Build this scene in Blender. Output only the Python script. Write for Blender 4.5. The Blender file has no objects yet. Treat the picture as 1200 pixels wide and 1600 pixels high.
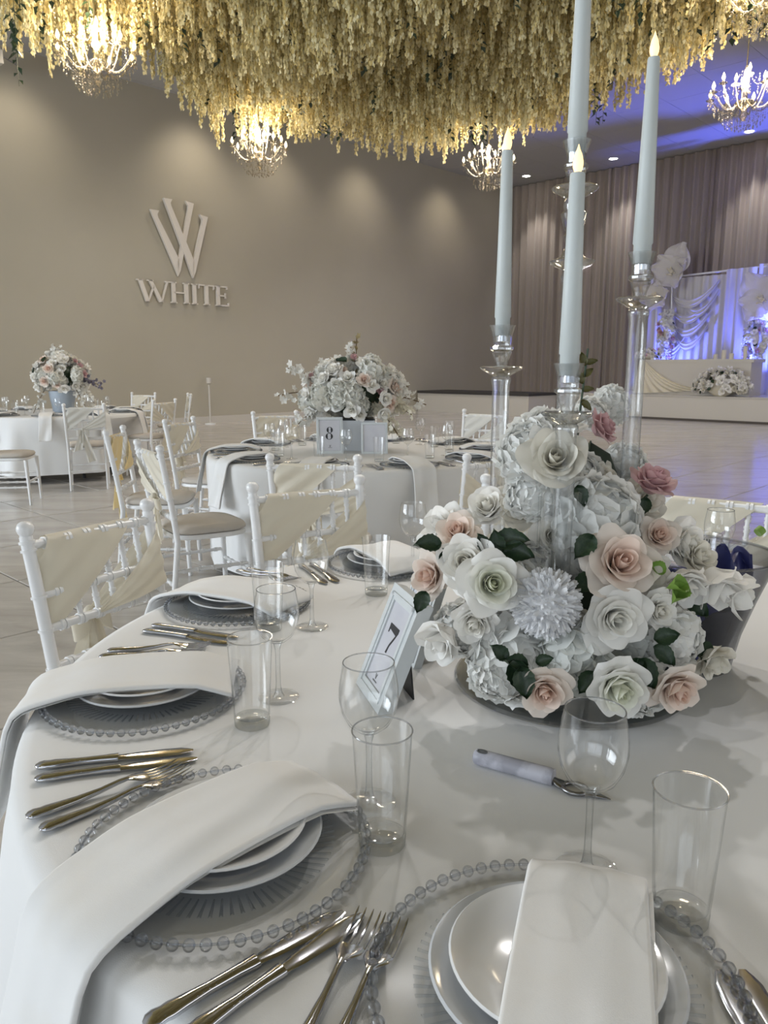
import bpy, math, random
from math import sin, cos, pi, radians as R
from mathutils import Vector, Matrix
S = bpy.context.scene
COL = S.collection
# ---------------------------------------------------------------- camera, world, light, exposure
ROOM = R(46)                                   # the hall stands 46 degrees askew to the view
E1 = Vector((cos(ROOM), sin(ROOM), 0)); E2 = Vector((-sin(ROOM), cos(ROOM), 0))
def room(s, t, z=0): return E1*s + E2*t + Vector((0, 0, z))
cam = bpy.data.cameras.new('camera'); cam.sensor_fit = 'VERTICAL'; cam.sensor_height = 36; cam.lens = 36*1202/1600
cam.clip_end = 200; cam.clip_start = .02
cam.dof.use_dof = True; cam.dof.focus_distance = 1.35; cam.dof.aperture_fstop = 32
co = bpy.data.objects.new('camera', cam); COL.objects.link(co)
co.location = (0, 0, 1.30); co.rotation_euler = (R(90-10.7), 0, 0); S.camera = co
w = bpy.data.worlds.new('world'); S.world = w; w.use_nodes = True
w.node_tree.nodes['Background'].inputs[0].default_value = (.80, .90, 1, 1)
w.node_tree.nodes['Background'].inputs[1].default_value = .7
S.view_settings.view_transform = 'Standard'; S.view_settings.look = 'None'
S.view_settings.gamma = 1; S.view_settings.exposure = 0.12; S.view_settings.use_curve_mapping = False
S.cycles.transparent_max_bounces = 40; S.cycles.max_bounces = 14; S.cycles.transmission_bounces = 14
S.cycles.sample_clamp_indirect = 4; S.cycles.blur_glossy = .5
S.cycles.caustics_reflective = False; S.cycles.caustics_refractive = False
def lamp(name, kind, loc, energy, color, aim=None, **kw):
    l = bpy.data.lights.new(name, kind); l.energy = energy; l.color = color
    for k, v in kw.items(): setattr(l, k, v)
    o = bpy.data.objects.new(name, l); COL.objects.link(o); o.location = loc
    if aim is not None: o.rotation_euler = (Vector(aim)-Vector(loc)).to_track_quat('-Z', 'Y').to_euler()
    return o
COOL = (.84, .92, 1); WARM = (1, .83, .60); NEUT = (1, .97, .93)
# daylight through the window wall behind the camera's left, plus an added fill lamp behind the right
lamp('window_daylight', 'AREA', room(-7.6, 9, 2.6), 1000, COOL, room(4, 6, .6), shape='RECTANGLE', size=9, size_y=3.6)
lamp('window_daylight', 'AREA', room(-7.6, -3, 2.6), 170, COOL, room(4, 0, .6), shape='RECTANGLE', size=8, size_y=3.6)
lamp('fill_light', 'AREA', room(8, -10.5, 3.4), 230, NEUT, room(8, 4, 1.5), shape='RECTANGLE', size=12, size_y=3.5)
for s, t, p in ((6.2, 7.4, 150), (6.8, 1.5, 120), (12, 9.5, 300), (8, 12, 235), (15, 11.5, 330), (15, 4, 330), (-2, 0, 20)):   # added fill spots without fixtures, brightening the hall and its walls
    lamp('fill_spot', 'SPOT', room(s, t, 4.35 if p < 200 else 6.6), p, NEUT, room(s+.2, t+.1, 0), spot_size=R(125), spot_blend=.8, shadow_soft_size=.35)
for x, y, p in ((-.45, 4.3, 88), (.75, 4.7, 125), (1.75, 3.9, 125)):          # small spots hung at the fringe of the flower ceiling, over the far side of the nearest table
    lamp('table_spot', 'SPOT', (x, y, 4.35), p, (1, .97, .94), (.3, 1.2, .75), spot_size=R(75), spot_blend=.9, shadow_soft_size=.05)
for x, y, p in ((-.6, 7.2, 75), (.7, 7.0, 75), (-3.6, 8.4, 55)):  # unseen spots added to brighten the two farther tables
    lamp('table_spot', 'SPOT', (x, y, 4.4), p, (1, .97, .94), (x*.6-.1, y-1.4, .75), spot_size=R(80), spot_blend=.9, shadow_soft_size=.05)
for s, p in ((6.2, 1), (10.0, 1.35), (12.3, .8), (15.1, .9), (18.5, .9)):        # wall washers over the sign wall
    lamp('wall_washer', 'SPOT', room(s, 14.35, 6.85), 92*p, (1, .88, .70), room(s, 15.45, 4.6), spot_size=R(100), spot_blend=1, shadow_soft_size=.3)
DOWN = ((20.9, 14.17), (20.9, 11.3), (20.9, 7.67), (20.9, 4.4))
for s, t in DOWN:
    lamp('curtain_washer', 'SPOT', room(s+.1, t, 6.8), 170, NEUT, room(21.75, t, 4.2), spot_size=R(66), spot_blend=1, shadow_soft_size=.07)
BLUE = (.10, .14, 1)
lamp('stage_uplight', 'SPOT', room(20.1, 9.25, .75), 470, BLUE, room(20.8, 8.7, 3.0), spot_size=R(85), spot_blend=.7, shadow_soft_size=.05)
lamp('stage_uplight', 'SPOT', room(20.1, 7.0, .75), 470, BLUE, room(20.8, 6.6, 3.0), spot_size=R(85), spot_blend=.7, shadow_soft_size=.05)
lamp('stage_uplight', 'SPOT', room(20.5, 6.0, 1.6), 1900, BLUE, room(19.0, 7.6, 7), spot_size=R(70), spot_blend=.8, shadow_soft_size=.1)
# ---------------------------------------------------------------- materials
MATS = {}
def nd(nt, typ, **kw):
    n = nt.nodes.new(typ)
    for k, v in kw.items():
        if k.startswith('i_'): n.inputs[k[2:].replace('_', ' ')].default_value = v
        else: setattr(n, k, v)
    return n
def mat(name, col, rough=.5, metal=0, spec=.5, bump=None, var=None, sheen=0, coat=0, emit=None, estr=0, attr=False, transl=0, sss=0):
    m = bpy.data.materials.new(name); m.use_nodes = True; nt = m.node_tree; b = nt.nodes['Principled BSDF']
    b.inputs['Base Color'].default_value = (*col, 1); b.inputs['Roughness'].default_value = rough
    b.inputs['Metallic'].default_value = metal; b.inputs['Specular IOR Level'].default_value = spec
    b.inputs['Sheen Weight'].default_value = sheen; b.inputs['Coat Weight'].default_value = coat
    if sss: b.inputs['Subsurface Weight'].default_value = sss; b.inputs['Subsurface Radius'].default_value = (.01, .008, .006)
    if emit: b.inputs['Emission Color'].default_value = (*emit, 1); b.inputs['Emission Strength'].default_value = estr
    csock = None
    if attr:
        a = nd(nt, 'ShaderNodeAttribute', attribute_name='tint'); csock = a.outputs['Color']
        nt.links.new(csock, b.inputs['Base Color'])
    tc = None
    if var or bump: tc = nd(nt, 'ShaderNodeTexCoord')
    if var:                                   # (scale, second colour, contrast low, high)
        n = nd(nt, 'ShaderNodeTexNoise', i_Scale=var[0], i_Detail=5.0); nt.links.new(tc.outputs['Object'], n.inputs['Vector'])
        r = nd(nt, 'ShaderNodeValToRGB'); r.color_ramp.elements[0].position = var[2]; r.color_ramp.elements[1].position = var[3]
        r.color_ramp.elements[0].color = (*col, 1); r.color_ramp.elements[1].color = (*var[1], 1)
        nt.links.new(n.outputs['Fac'], r.inputs['Fac']); csock = r.outputs['Color']; nt.links.new(csock, b.inputs['Base Color'])
    if bump:                                  # (scale, strength)
        n = nd(nt, 'ShaderNodeTexNoise', i_Scale=bump[0], i_Detail=4.0); nt.links.new(tc.outputs['Object'], n.inputs['Vector'])
        u = nd(nt, 'ShaderNodeBump', i_Strength=bump[1], i_Distance=.004); nt.links.new(n.outputs['Fac'], u.inputs['Height']); nt.links.new(u.outputs['Normal'], b.inputs['Normal'])
    if transl:
        t = nd(nt, 'ShaderNodeBsdfTranslucent'); t.inputs['Color'].default_value = (*col, 1)
        if csock: nt.links.new(csock, t.inputs['Color'])
        x = nd(nt, 'ShaderNodeMixShader'); x.inputs[0].default_value = transl
        nt.links.new(b.outputs[0], x.inputs[1]); nt.links.new(t.outputs[0], x.inputs[2]); nt.links.new(x.outputs[0], nt.nodes['Material Output'].inputs[0])
    MATS[name] = m; return m
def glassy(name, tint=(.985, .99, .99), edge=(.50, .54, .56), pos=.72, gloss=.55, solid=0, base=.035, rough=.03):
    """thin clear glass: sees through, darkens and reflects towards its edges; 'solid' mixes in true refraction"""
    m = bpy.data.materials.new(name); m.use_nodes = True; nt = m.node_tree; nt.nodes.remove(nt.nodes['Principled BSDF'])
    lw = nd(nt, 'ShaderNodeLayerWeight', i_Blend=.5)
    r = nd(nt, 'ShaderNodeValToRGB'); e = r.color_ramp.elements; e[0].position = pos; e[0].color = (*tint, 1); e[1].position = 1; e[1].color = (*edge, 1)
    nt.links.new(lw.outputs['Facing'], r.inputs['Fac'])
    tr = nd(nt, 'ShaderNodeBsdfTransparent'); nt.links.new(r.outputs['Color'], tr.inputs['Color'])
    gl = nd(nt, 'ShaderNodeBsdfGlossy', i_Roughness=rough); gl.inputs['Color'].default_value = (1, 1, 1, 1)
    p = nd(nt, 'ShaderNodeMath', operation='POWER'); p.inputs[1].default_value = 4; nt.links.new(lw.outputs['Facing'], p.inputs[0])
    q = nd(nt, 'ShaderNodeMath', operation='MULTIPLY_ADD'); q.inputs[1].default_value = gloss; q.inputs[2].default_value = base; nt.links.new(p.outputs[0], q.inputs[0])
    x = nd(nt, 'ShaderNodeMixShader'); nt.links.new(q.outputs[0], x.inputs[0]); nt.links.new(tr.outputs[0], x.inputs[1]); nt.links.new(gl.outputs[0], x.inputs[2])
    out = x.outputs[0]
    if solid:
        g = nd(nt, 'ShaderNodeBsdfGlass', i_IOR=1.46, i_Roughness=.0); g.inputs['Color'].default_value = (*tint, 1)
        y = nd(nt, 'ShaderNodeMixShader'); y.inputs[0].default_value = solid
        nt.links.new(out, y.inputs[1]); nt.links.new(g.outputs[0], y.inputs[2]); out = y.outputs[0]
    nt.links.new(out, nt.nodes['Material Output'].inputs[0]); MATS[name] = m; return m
cloth = mat('cloth', (.79, .79, .785), .9, spec=.2, bump=(900, .12))
napkin_m = mat('napkin', (.88, .88, .875), .9, spec=.2, bump=(1200, .12), var=(9, (.85, .83, .79), .5, .8), transl=.08)
ivory = mat('ivory_satin', (.80, .745, .62), .5, spec=.4, sheen=.3, transl=.25)
yellow = mat('yellow_satin', (.84, .68, .36), .5, spec=.4, sheen=.3, transl=.25)
whitesash = mat('white_satin', (.80, .79, .74), .5, spec=.4, sheen=.3, transl=.25)
paint = mat('white_paint', (.80, .80, .80), .28, spec=.5)
cushion_m = mat('cushion', (.56, .51, .45), .85, bump=(300, .2), var=(6, (.50, .47, .43), .4, .7))
steel = mat('steel', (.54, .55, .59), .10, metal=1)
darksteel = mat('dark_steel', (.30, .30, .31), .3, metal=1)
porcelain = mat('porcelain', (.80, .80, .80), .12, coat=.3)
underplate = mat('under_plate', (.60, .62, .645), .12, coat=.3)
wallp = mat('wall_paint', (.43, .395, .32), .5, spec=.3, var=(.6, (.455, .42, .345), .35, .7))
white_letter = mat('letter_white', (.75, .70, .64), .18, coat=.4)
drape = mat('curtain_fabric', (.30, .25, .212), .75, sheen=.3)
blackm = mat('black', (.012, .012, .013), .5)
darktop = mat('dark_carpet', (.05, .045, .042), .8)
stagewhite = mat('stage_white', (.58, .545, .49), .5)
ceilm = mat('ceiling_board', (.46, .45, .44), .9, bump=(60, .2))
wax = mat('wax', (.58, .62, .615), .45, sss=.15)
flame = mat('flame', (1, .8, .5), .4, emit=(1, .62, .26), estr=1.5)
bulbm = mat('bulb', (1, .9, .7), .4, emit=(1, .80, .45), estr=6)
discm = mat('downlight_disc', (1, 1, 1), .4, emit=(1, .95, .85), estr=9)
petal = mat('petal', (.8, .8, .8), .65, spec=.25, attr=True, transl=.28)
wisteria = mat('wisteria', (.80, .74, .52), .7, spec=.2, attr=True, transl=.35)
leafm = mat('leaf', (.016, .035, .018), .45, var=(14, (.03, .06, .026), .35, .7))
limem = mat('lime_leaf', (.20, .34, .06), .5)
olive = mat('olive_leaf', (.11, .10, .03), .5)
stemm = mat('stem', (.10, .10, .04), .6)
barkm = mat('bark', (.16, .11, .06), .7)
gold = mat('gold_bead', (.9, .66, .2), .2, metal=1)
foam = mat('foam', (.03, .045, .03), .9)
bluepot = mat('blue_grey_pot', (.36, .41, .47), .35)
whitepot = mat('white_pot', (.62, .64, .66), .4)
frame_w = mat('frame_white', (.66, .69, .70), .3)
paper = mat('paper', (.62, .62, .66), .5, var=(12, (.56, .56, .62), .4, .7))
ink = mat('ink', (.02, .02, .025), .5)
marble = mat('handle_marble', (.50, .50, .56), .4, var=(26, (.33, .33, .38), .5, .62))
labelblue = mat('label_blue', (.06, .20, .38), .3, coat=.3)
bluebag = mat('navy_bag', (.035, .04, .16), .4)
greenglass = mat('green_bottle', (.10, .22, .04), .12)
orange = mat('orange_cap', (.75, .16, .04), .4)
goldtop = mat('cream_swag', (.80, .74, .60), .6, sheen=.3, transl=.15)
sheer = mat('sheer_white', (.72, .70, .70), .8, transl=.2)
paperwhite = mat('paper_flower', (.80, .77, .74), .6, transl=.3)
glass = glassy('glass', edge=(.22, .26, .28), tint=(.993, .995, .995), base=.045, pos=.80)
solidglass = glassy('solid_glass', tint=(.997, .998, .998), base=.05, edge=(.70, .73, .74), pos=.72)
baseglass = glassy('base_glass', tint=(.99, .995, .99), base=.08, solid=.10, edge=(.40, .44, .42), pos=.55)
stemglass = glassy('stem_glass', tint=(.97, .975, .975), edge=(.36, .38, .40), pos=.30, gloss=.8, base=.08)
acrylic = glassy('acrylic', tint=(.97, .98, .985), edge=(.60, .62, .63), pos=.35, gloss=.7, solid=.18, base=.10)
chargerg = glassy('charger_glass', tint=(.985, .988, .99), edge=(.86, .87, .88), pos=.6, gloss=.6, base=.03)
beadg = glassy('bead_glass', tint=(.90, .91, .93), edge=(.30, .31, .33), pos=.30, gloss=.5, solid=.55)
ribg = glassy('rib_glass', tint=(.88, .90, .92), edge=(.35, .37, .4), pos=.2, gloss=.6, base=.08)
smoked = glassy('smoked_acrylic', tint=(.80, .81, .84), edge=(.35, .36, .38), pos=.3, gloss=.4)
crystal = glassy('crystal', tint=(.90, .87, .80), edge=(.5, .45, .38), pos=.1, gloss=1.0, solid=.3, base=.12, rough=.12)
def floor_material():
    m = mat('marble_floor', (.5, .47, .43), .19, spec=.32); nt = m.node_tree; b = nt.nodes['Principled BSDF']
    g = nd(nt, 'ShaderNodeNewGeometry'); mp = nd(nt, 'ShaderNodeMapping'); mp.inputs['Rotation'].default_value = (0, 0, -ROOM); mp.inputs['Scale'].default_value = (.55, 2.2, 1)
    nt.links.new(g.outputs['Position'], mp.inputs['Vector'])
    n = nd(nt, 'ShaderNodeTexNoise', i_Scale=1.6, i_Detail=7.0, i_Roughness=.6, i_Distortion=1.4); nt.links.new(mp.outputs[0], n.inputs['Vector'])
    r = nd(nt, 'ShaderNodeValToRGB'); e = r.color_ramp.elements
    e[0].position = .30; e[0].color = (.42, .39, .355, 1); e[1].position = .72; e[1].color = (.60, .57, .53, 1)
    x = e.new(.5); x.color = (.52, .49, .455, 1)
    nt.links.new(n.outputs['Fac'], r.inputs['Fac']); nt.links.new(r.outputs['Color'], b.inputs['Base Color'])
    return m
floorm = floor_material()
groutm = mat('grout', (.10, .085, .075), .8)
# ---------------------------------------------------------------- helpers
class MB:
    """collects quads and triangles; build() links them as ONE mesh object"""
    def __init__(s): s.v = []; s.f = []; s.c = []
    def add(s, vs, fs, col=None):
        o = len(s.v); s.v += [tuple(p) for p in vs]; s.f += [tuple(i+o for i in f) for f in fs]
        if col is not None: s.c += (col if isinstance(col, list) else [col]*len(vs))
        return s
    def box(s, x0, x1, y0, y1, z0, z1, M=None):
        vs = [Vector((x, y, z)) for x in (x0, x1) for y in (y0, y1) for z in (z0, z1)]
        if M: vs = [M @ p for p in vs]
        return s.add(vs, [(0, 1, 3, 2), (4, 6, 7, 5), (0, 4, 5, 1), (2, 3, 7, 6), (0, 2, 6, 4), (1, 5, 7, 3)])
    def grid(s, fn, nu, nv, wrap=False, col=None):
        vs = [fn(i/nu, j/nv) for j in range(nv+1) for i in range(nu if wrap else nu+1)]
        W = nu if wrap else nu+1
        fs = [(j*W+i, j*W+(i+1) % W, (j+1)*W+(i+1) % W, (j+1)*W+i) for j in range(nv) for i in range(nu)]
        return s.add(vs, fs, col)
    def lathe(s, prof, n=24, M=None, cap=True):
        vs = []
        for r, z in prof:
            for k in range(n):
                p = Vector((r*cos(2*pi*k/n), r*sin(2*pi*k/n), z)); vs.append(M @ p if M else p)
        m = len(prof); fs = [(j*n+k, j*n+(k+1) % n, (j+1)*n+(k+1) % n, (j+1)*n+k) for j in range(m-1) for k in range(n)]
        if cap:
            if prof[0][0] > 1e-5: fs.append(tuple(range(n))[::-1])
            if prof[-1][0] > 1e-5: fs.append(tuple((m-1)*n+k for k in range(n)))
        return s.add(vs, fs)
    def tube(s, pts, rad, n=8, cap=True):
        pts = [Vector(p) for p in pts]; k = len(pts)
        rad = rad if isinstance(rad, (list, tuple)) else [rad]*k
        vs = []; d0 = (pts[1]-pts[0]).normalized(); up = Vector((0, 0, 1)) if abs(d0.z) < .9 else Vector((1, 0, 0)); a = d0.cross(up).normalized()
        for i in range(k):
            d = (pts[min(i+1, k-1)]-pts[max(i-1, 0)]).normalized(); a = (a-d*a.dot(d)).normalized(); b = d.cross(a)
            vs += [pts[i]+(a*cos(2*pi*q/n)+b*sin(2*pi*q/n))*rad[i] for q in range(n)]
        fs = [(j*n+q, j*n+(q+1) % n, (j+1)*n+(q+1) % n, (j+1)*n+q) for j in range(k-1) for q in range(n)]
        if cap: fs += [tuple(range(n))[::-1], tuple((k-1)*n+q for q in range(n))]
        return s.add(vs, fs)
    def prism(s, poly, z0, z1, M=None):
        n = len(poly); vs = [Vector((x, y, z0)) for x, y in poly]+[Vector((x, y, z1)) for x, y in poly]
        if M: vs = [M @ p for p in vs]
        return s.add(vs, [tuple(range(n))[::-1], tuple(range(n, 2*n))]+[(k, (k+1) % n, n+(k+1) % n, n+k) for k in range(n)])
    def ball(s, c, r, n=8, m=5):
        c = Vector(c); pr = [(r*sin(pi*j/m) if 0 < j < m else 0, -r*cos(pi*j/m)) for j in range(m+1)]
        return s.lathe(pr, n, Matrix.Translation(c), cap=False)
    def mesh(s, name, m, smooth=True):
        me = bpy.data.meshes.new(name); me.from_pydata(s.v, [], s.f)
        if m: me.materials.append(m)
        if s.c:
            a = me.color_attributes.new('tint', 'FLOAT_COLOR', 'POINT')
            a.data.foreach_set('color', [x for c in s.c for x in (*c, 1)])
        if smooth:
            me.shade_smooth()
            if not s.c and name != 'folded_napkin': me.set_sharp_from_angle(angle=R(50))
        me.update(); return me
    def build(s, name, m, parent=None, loc=(0, 0, 0), rz=0, smooth=True, **tags):
        return put(name, s.mesh(name, m, smooth), parent, loc, rz, **tags)
def put(name, me, parent=None, loc=(0, 0, 0), rz=0, scale=None, **tags):
    o = bpy.data.objects.new(name, me); COL.objects.link(o); o.location = loc
    o.rotation_euler = (0, 0, rz)
    if scale: o.scale = (scale,)*3 if isinstance(scale, (int, float)) else scale
    if parent: o.parent = parent
    for k, v in tags.items(): o[k] = v
    return o
def thing(name, label, cat, loc=(0, 0, 0), rz=0, group=None):
    o = bpy.data.objects.new(name, None); COL.objects.link(o); o.empty_display_size = .1; o.location = loc; o.rotation_euler = (0, 0, rz)
    o['label'] = label; o['category'] = cat
    if group: o['group'] = group
    return o
def dup(root, loc, rz, label, group=None, scale=None):
    r = root.copy(); COL.objects.link(r); r.location = loc; r.rotation_euler = (0, 0, rz); r['label'] = label
    if group: r['group'] = group
    if scale: r.scale = (scale,)*3
    for ch in root.children:
        c = ch.copy(); COL.objects.link(c); c.parent = r
        for g in ch.children:
            d = g.copy(); COL.objects.link(d); d.parent = c
    return r
def harden(o, ang=35):
    for p in o.data.polygons: p.use_smooth = True
    try: o.data.set_sharp_from_angle(angle=R(ang))
    except Exception: pass
    return o
def lerp(a, b, t): return a+(b-a)*t
def mix3(a, b, t): return tuple(lerp(x, y, t) for x, y in zip(a, b))
def axis_frame(d, roll=0):
    """rotation whose local Z points along d"""
    return Vector(d).normalized().to_track_quat('Z', 'Y') @ Matrix.Rotation(roll, 3, 'Z').to_quaternion()
# ---------------------------------------------------------------- the hall
RM = Matrix.Rotation(ROOM, 4, 'Z')
def struct(name, mb, m, **kw):
    o = mb.build(name, m, None, rz=ROOM, smooth=False); o['kind'] = 'structure'
    for k, v in kw.items(): o[k] = v
    return o
HT = 7.0
floor = struct('floor', MB().box(-8, 22.6, -11, 16.1, -.2, -.012), groutm)
tile = MB()
h_, b_ = .496, .004
tile.add([(-h_, -h_, -.02), (h_, -h_, -.02), (h_, h_, -.02), (-h_, h_, -.02), (-h_, -h_, -b_), (h_, -h_, -b_), (h_, h_, -b_), (-h_, h_, -b_),
          (-h_+b_, -h_+b_, 0), (h_-b_, -h_+b_, 0), (h_-b_, h_-b_, 0), (-h_+b_, h_-b_, 0)],
         [(0, 4, 5, 1)[::-1], (1, 5, 6, 2)[::-1], (2, 6, 7, 3)[::-1], (3, 7, 4, 0)[::-1], (4, 8, 9, 5)[::-1], (5, 9, 10, 6)[::-1], (6, 10, 11, 7)[::-1], (7, 11, 8, 4)[::-1], (8, 9, 10, 11)])
tile_me = tile.mesh('tile', floorm, False)
far_tiles = MB(); ntile = 0; cand = []
for i in range(-10, 21):
    for j in range(-14, 13):
        s, t = 1.73+i+.5, 2.82+j+.5
        if s > 18.6 and t < 10.4 or s > 22 or t > 15.4 or s < -7.9 or t < -10.9: continue
        p = room(s, t); seen = p.y > 1.0 and abs(p.x) < .56*p.y+1.2
        cand.append((not seen, p.length, s, t))
for hid, d, s, t in sorted(cand):
    if not hid and ntile < 290:
        put('tile', tile_me, floor, (s, t, 0)); ntile += 1
    else:
        far_tiles.add([(s+x, t+y, -.001) for x, y in ((-h_, -h_), (h_, -h_), (h_, h_), (-h_, h_))], [(0, 1, 2, 3)])
far_tiles.build('tile_field', floorm, floor, smooth=False, kind='stuff')
struct('wall_left', MB().box(-8, 22.6, 15.5, 15.8, 0, HT), wallp)
struct('wall_back', MB().box(22.2, 22.6, -11, 15.6, 0, HT), wallp)
struct('baseboard_left', MB().box(-8, 22.2, 15.46, 15.5, 0, .16), stagewhite)
# window walls behind the camera: piers, sills and lintels with open daylight between them
wf = MB().box(-8.3, -8, -11, 15.8, 0, .6).box(-8.3, -8, -11, 15.8, 4.6, HT)
for t in (-11, -7, -3, 1, 5, 9, 13, 15.3): wf.box(-8.3, -8, t, t+.5, .6, 4.6)
struct('wall_front', wf, wallp)
wr = MB().box(-8, 22.6, -11.3, -11, 4.8, HT)
for s in (-8, -2, 4, 10, 16, 22): wr.box(s, s+.6, -11.3, -11, 0, 4.8)
struct('wall_right', wr, wallp)
ceiling = struct('ceiling', MB().box(-8.3, 22.6, -11.3, 15.8, HT+.02, HT+.3), groutm)
ct = MB().box(-.596, .596, -.596, .596, -.0, .03).mesh('ceiling_tile', ceilm, False)
rest = MB(); nct = 0
for i in range(25):
    for j in range(23):
        s, t = -7.4+i*1.2+.2, -10.6+j*1.2+.2
        p = room(s, t)
        if (s > 15 and t > 1 and p.y > 9 and abs(p.x) < .56*p.y+1) or (t > 12.5 and 3 < s < 10):
            put('ceiling_tile', ct, ceiling, (s, t, HT-.005)); nct += 1
        else: rest.box(s-.596, s+.596, t-.596, t+.596, HT-.005, HT+.025)
rest.build('ceiling_field', ceilm, ceiling, smooth=False, kind='stuff')
for i, (s, t) in enumerate(DOWN):
    d = thing('downlight', ('round white ceiling downlight in the corner between sign wall and curtain', 'round white ceiling downlight above the middle of the mauve curtain',
              'round white ceiling downlight under the crystal chandelier by the stage', 'round white ceiling downlight above the stage')[i], 'ceiling light', room(s, t, HT-.006))
    MB().lathe([(.11, 0), (.13, -.012), (.15, -.012), (.155, 0)], 20).build('trim_ring', paint, d)
    MB().lathe([(0, -.004), (.11, -.004)], 20).build('lamp_disc', discm, d)
# curtain: pleated panels hung along the back wall
for i, (t0, t1, lab) in enumerate(((15.45, 11.82, 'mauve pleated curtain panel hung in the corner beside the sign wall'), (11.9, 8.82, 'mauve pleated curtain panel behind the tall candle and giant white paper flower'),
                                   (8.9, 6.12, 'mauve pleated curtain panel behind the white stage drapes'), (6.2, 2.6, 'mauve pleated curtain panel beyond the stage drapes'))):
    rr = random.Random(i); ph = [rr.uniform(0, 6.3) for _ in range(4)]
    def cf(u, v, t0=t0, t1=t1, ph=ph):
        t = lerp(t0, t1, u); x = (t0-t)
        d = .055*sin(x*21+ph[0]+.9*sin(x*3.1+ph[1]))+.035*sin(x*9.3+ph[2])*(.5+v*.7)+.015*sin(x*43+ph[3])
        return room(21.82+d, t, lerp(HT-.02, .62 if t < 11 else .02, v))
    o = MB().grid(cf, 220, 8).build('curtain', drape, label=lab, category='curtain', group='curtain panels of the back wall')
# ---------------------------------------------------------------- sign on the wall
def serif_poly(kind):
    return None
SIGN = thing('wall_sign', 'raised white letter sign with interlocked double V monogram above the word WHITE', 'sign', room(9.65, 15.47, 0), ROOM)
def onwall(mb_polys, name, th=.055):
    mb = MB()
    M = Matrix(((1, 0, 0, 0), (0, 0, -1, 0), (0, 1, 0, 0), (0, 0, 0, 1)))       # x along wall, y up, extruded out of the wall (-t)
    for p in mb_polys: mb.prism(p, .0, th, M)
    o = mb.build(name, white_letter, SIGN, smooth=False); return o
def stroke(x0, y0, x1, y1, w):                  # slanted stroke with level ends
    return [(x0-w/2, y0), (x1-w/2, y1), (x1+w/2, y1), (x0+w/2, y0)]
# monogram: two interlocked V shapes (x measured from 9.65 m, heights from the floor)
def vee(xl, yl, xr, yr, xb, yb, w=.15, w2=.15):
    # left limb, right limb, serif flags
    L = [(xl, yl), (xl+.21, yl), (xl+.165, yl-.08), (xl+.165+(xb-xl)*.02, yl-.14), (xb+.04, yb+.36), (xb, yb), (xb-.07, yb+.16)]
    Rr = [(xr, yr), (xr-.21, yr+.03), (xr-.15, yr-.06), (xr-.155, yr-.14), (xb-.0, yb+.30), (xb, yb), (xb+.06, yb+.12)]
    return [L[::-1], Rr]
onwall(vee(-.77, 4.56, .30, 4.82, -.17, 3.25), 'monogram_letter')
onwall(vee(-.45, 4.83, .64, 4.58, .20, 3.24), 'monogram_letter', .07)
def letter(ch, x, w, y0=2.67, h=.45):
    t = .085; n = .032; sf = .028; P = []
    def stem(xc, tt=t): P.append([(xc-tt/2, y0), (xc+tt/2, y0), (xc+tt/2, y0+h), (xc-tt/2, y0+h)])
    def serif(xc, y, ww=.15): P.append([(xc-ww/2, y), (xc+ww/2, y), (xc+ww/2, y+sf), (xc-ww/2, y+sf)])
    if ch == 'W':
        xs = [x+.02, x+w*.30, x+w*.5, x+w*.72, x+w]
        P.append(stroke(xs[0]+.05, y0+h, xs[1], y0, t)[::-1]); P.append(stroke(xs[2]+.02, y0+h*.78, xs[1]+.01, y0, n))
        P.append(stroke(x+w*.40, y0+h, xs[3], y0, t)[::-1]); P.append(stroke(xs[4]-.04, y0+h, xs[3]+.01, y0, n))
        for q in (xs[0]+.04, x+w*.40, xs[4]-.04): serif(q, y0+h-sf, .14)
    if ch == 'H':
        stem(x+.07); stem(x+w-.07); P.append([(x+.07, y0+h*.47), (x+w-.07, y0+h*.47), (x+w-.07, y0+h*.47+n), (x+.07, y0+h*.47+n)])
        for q in (x+.07, x+w-.07): serif(q, y0); serif(q, y0+h-sf)
    if ch == 'I': stem(x+w/2); serif(x+w/2, y0); serif(x+w/2, y0+h-sf)
    if ch == 'T':
        stem(x+w/2); serif(x+w/2, y0); P.append([(x, y0+h-n), (x+w, y0+h-n), (x+w, y0+h), (x, y0+h)])
        for q in (x, x+w-.025): P.append([(q, y0+h-.10), (q+.025, y0+h-.08), (q+.025, y0+h-n), (q, y0+h-n)])
    if ch == 'E':
        stem(x+.07); serif(x+.07, y0); serif(x+.07, y0+h-sf)
        for yy, ww in ((y0, w), (y0+h*.48, w*.78), (y0+h-n, w*.92)):
            P.append([(x+.07, yy), (x+ww, yy), (x+ww, yy+n), (x+.07, yy+n)]); P.append([(x+ww-.025, yy-.04 if yy > y0+.1 else yy), (x+ww, yy-.04 if yy > y0+.1 else yy), (x+ww, yy+.08 if yy < y0+.3 else yy+n), (x+ww-.025, yy+.08 if yy < y0+.3 else yy+n)])
    for p in P: pass
    onwall(P, 'letter')
for ch, x, w_ in (('W', -1.16, .76), ('H', -.37, .46), ('I', .13, .19), ('T', .33, .42), ('E', .78, .36)): letter(ch, x, w_)
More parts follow.
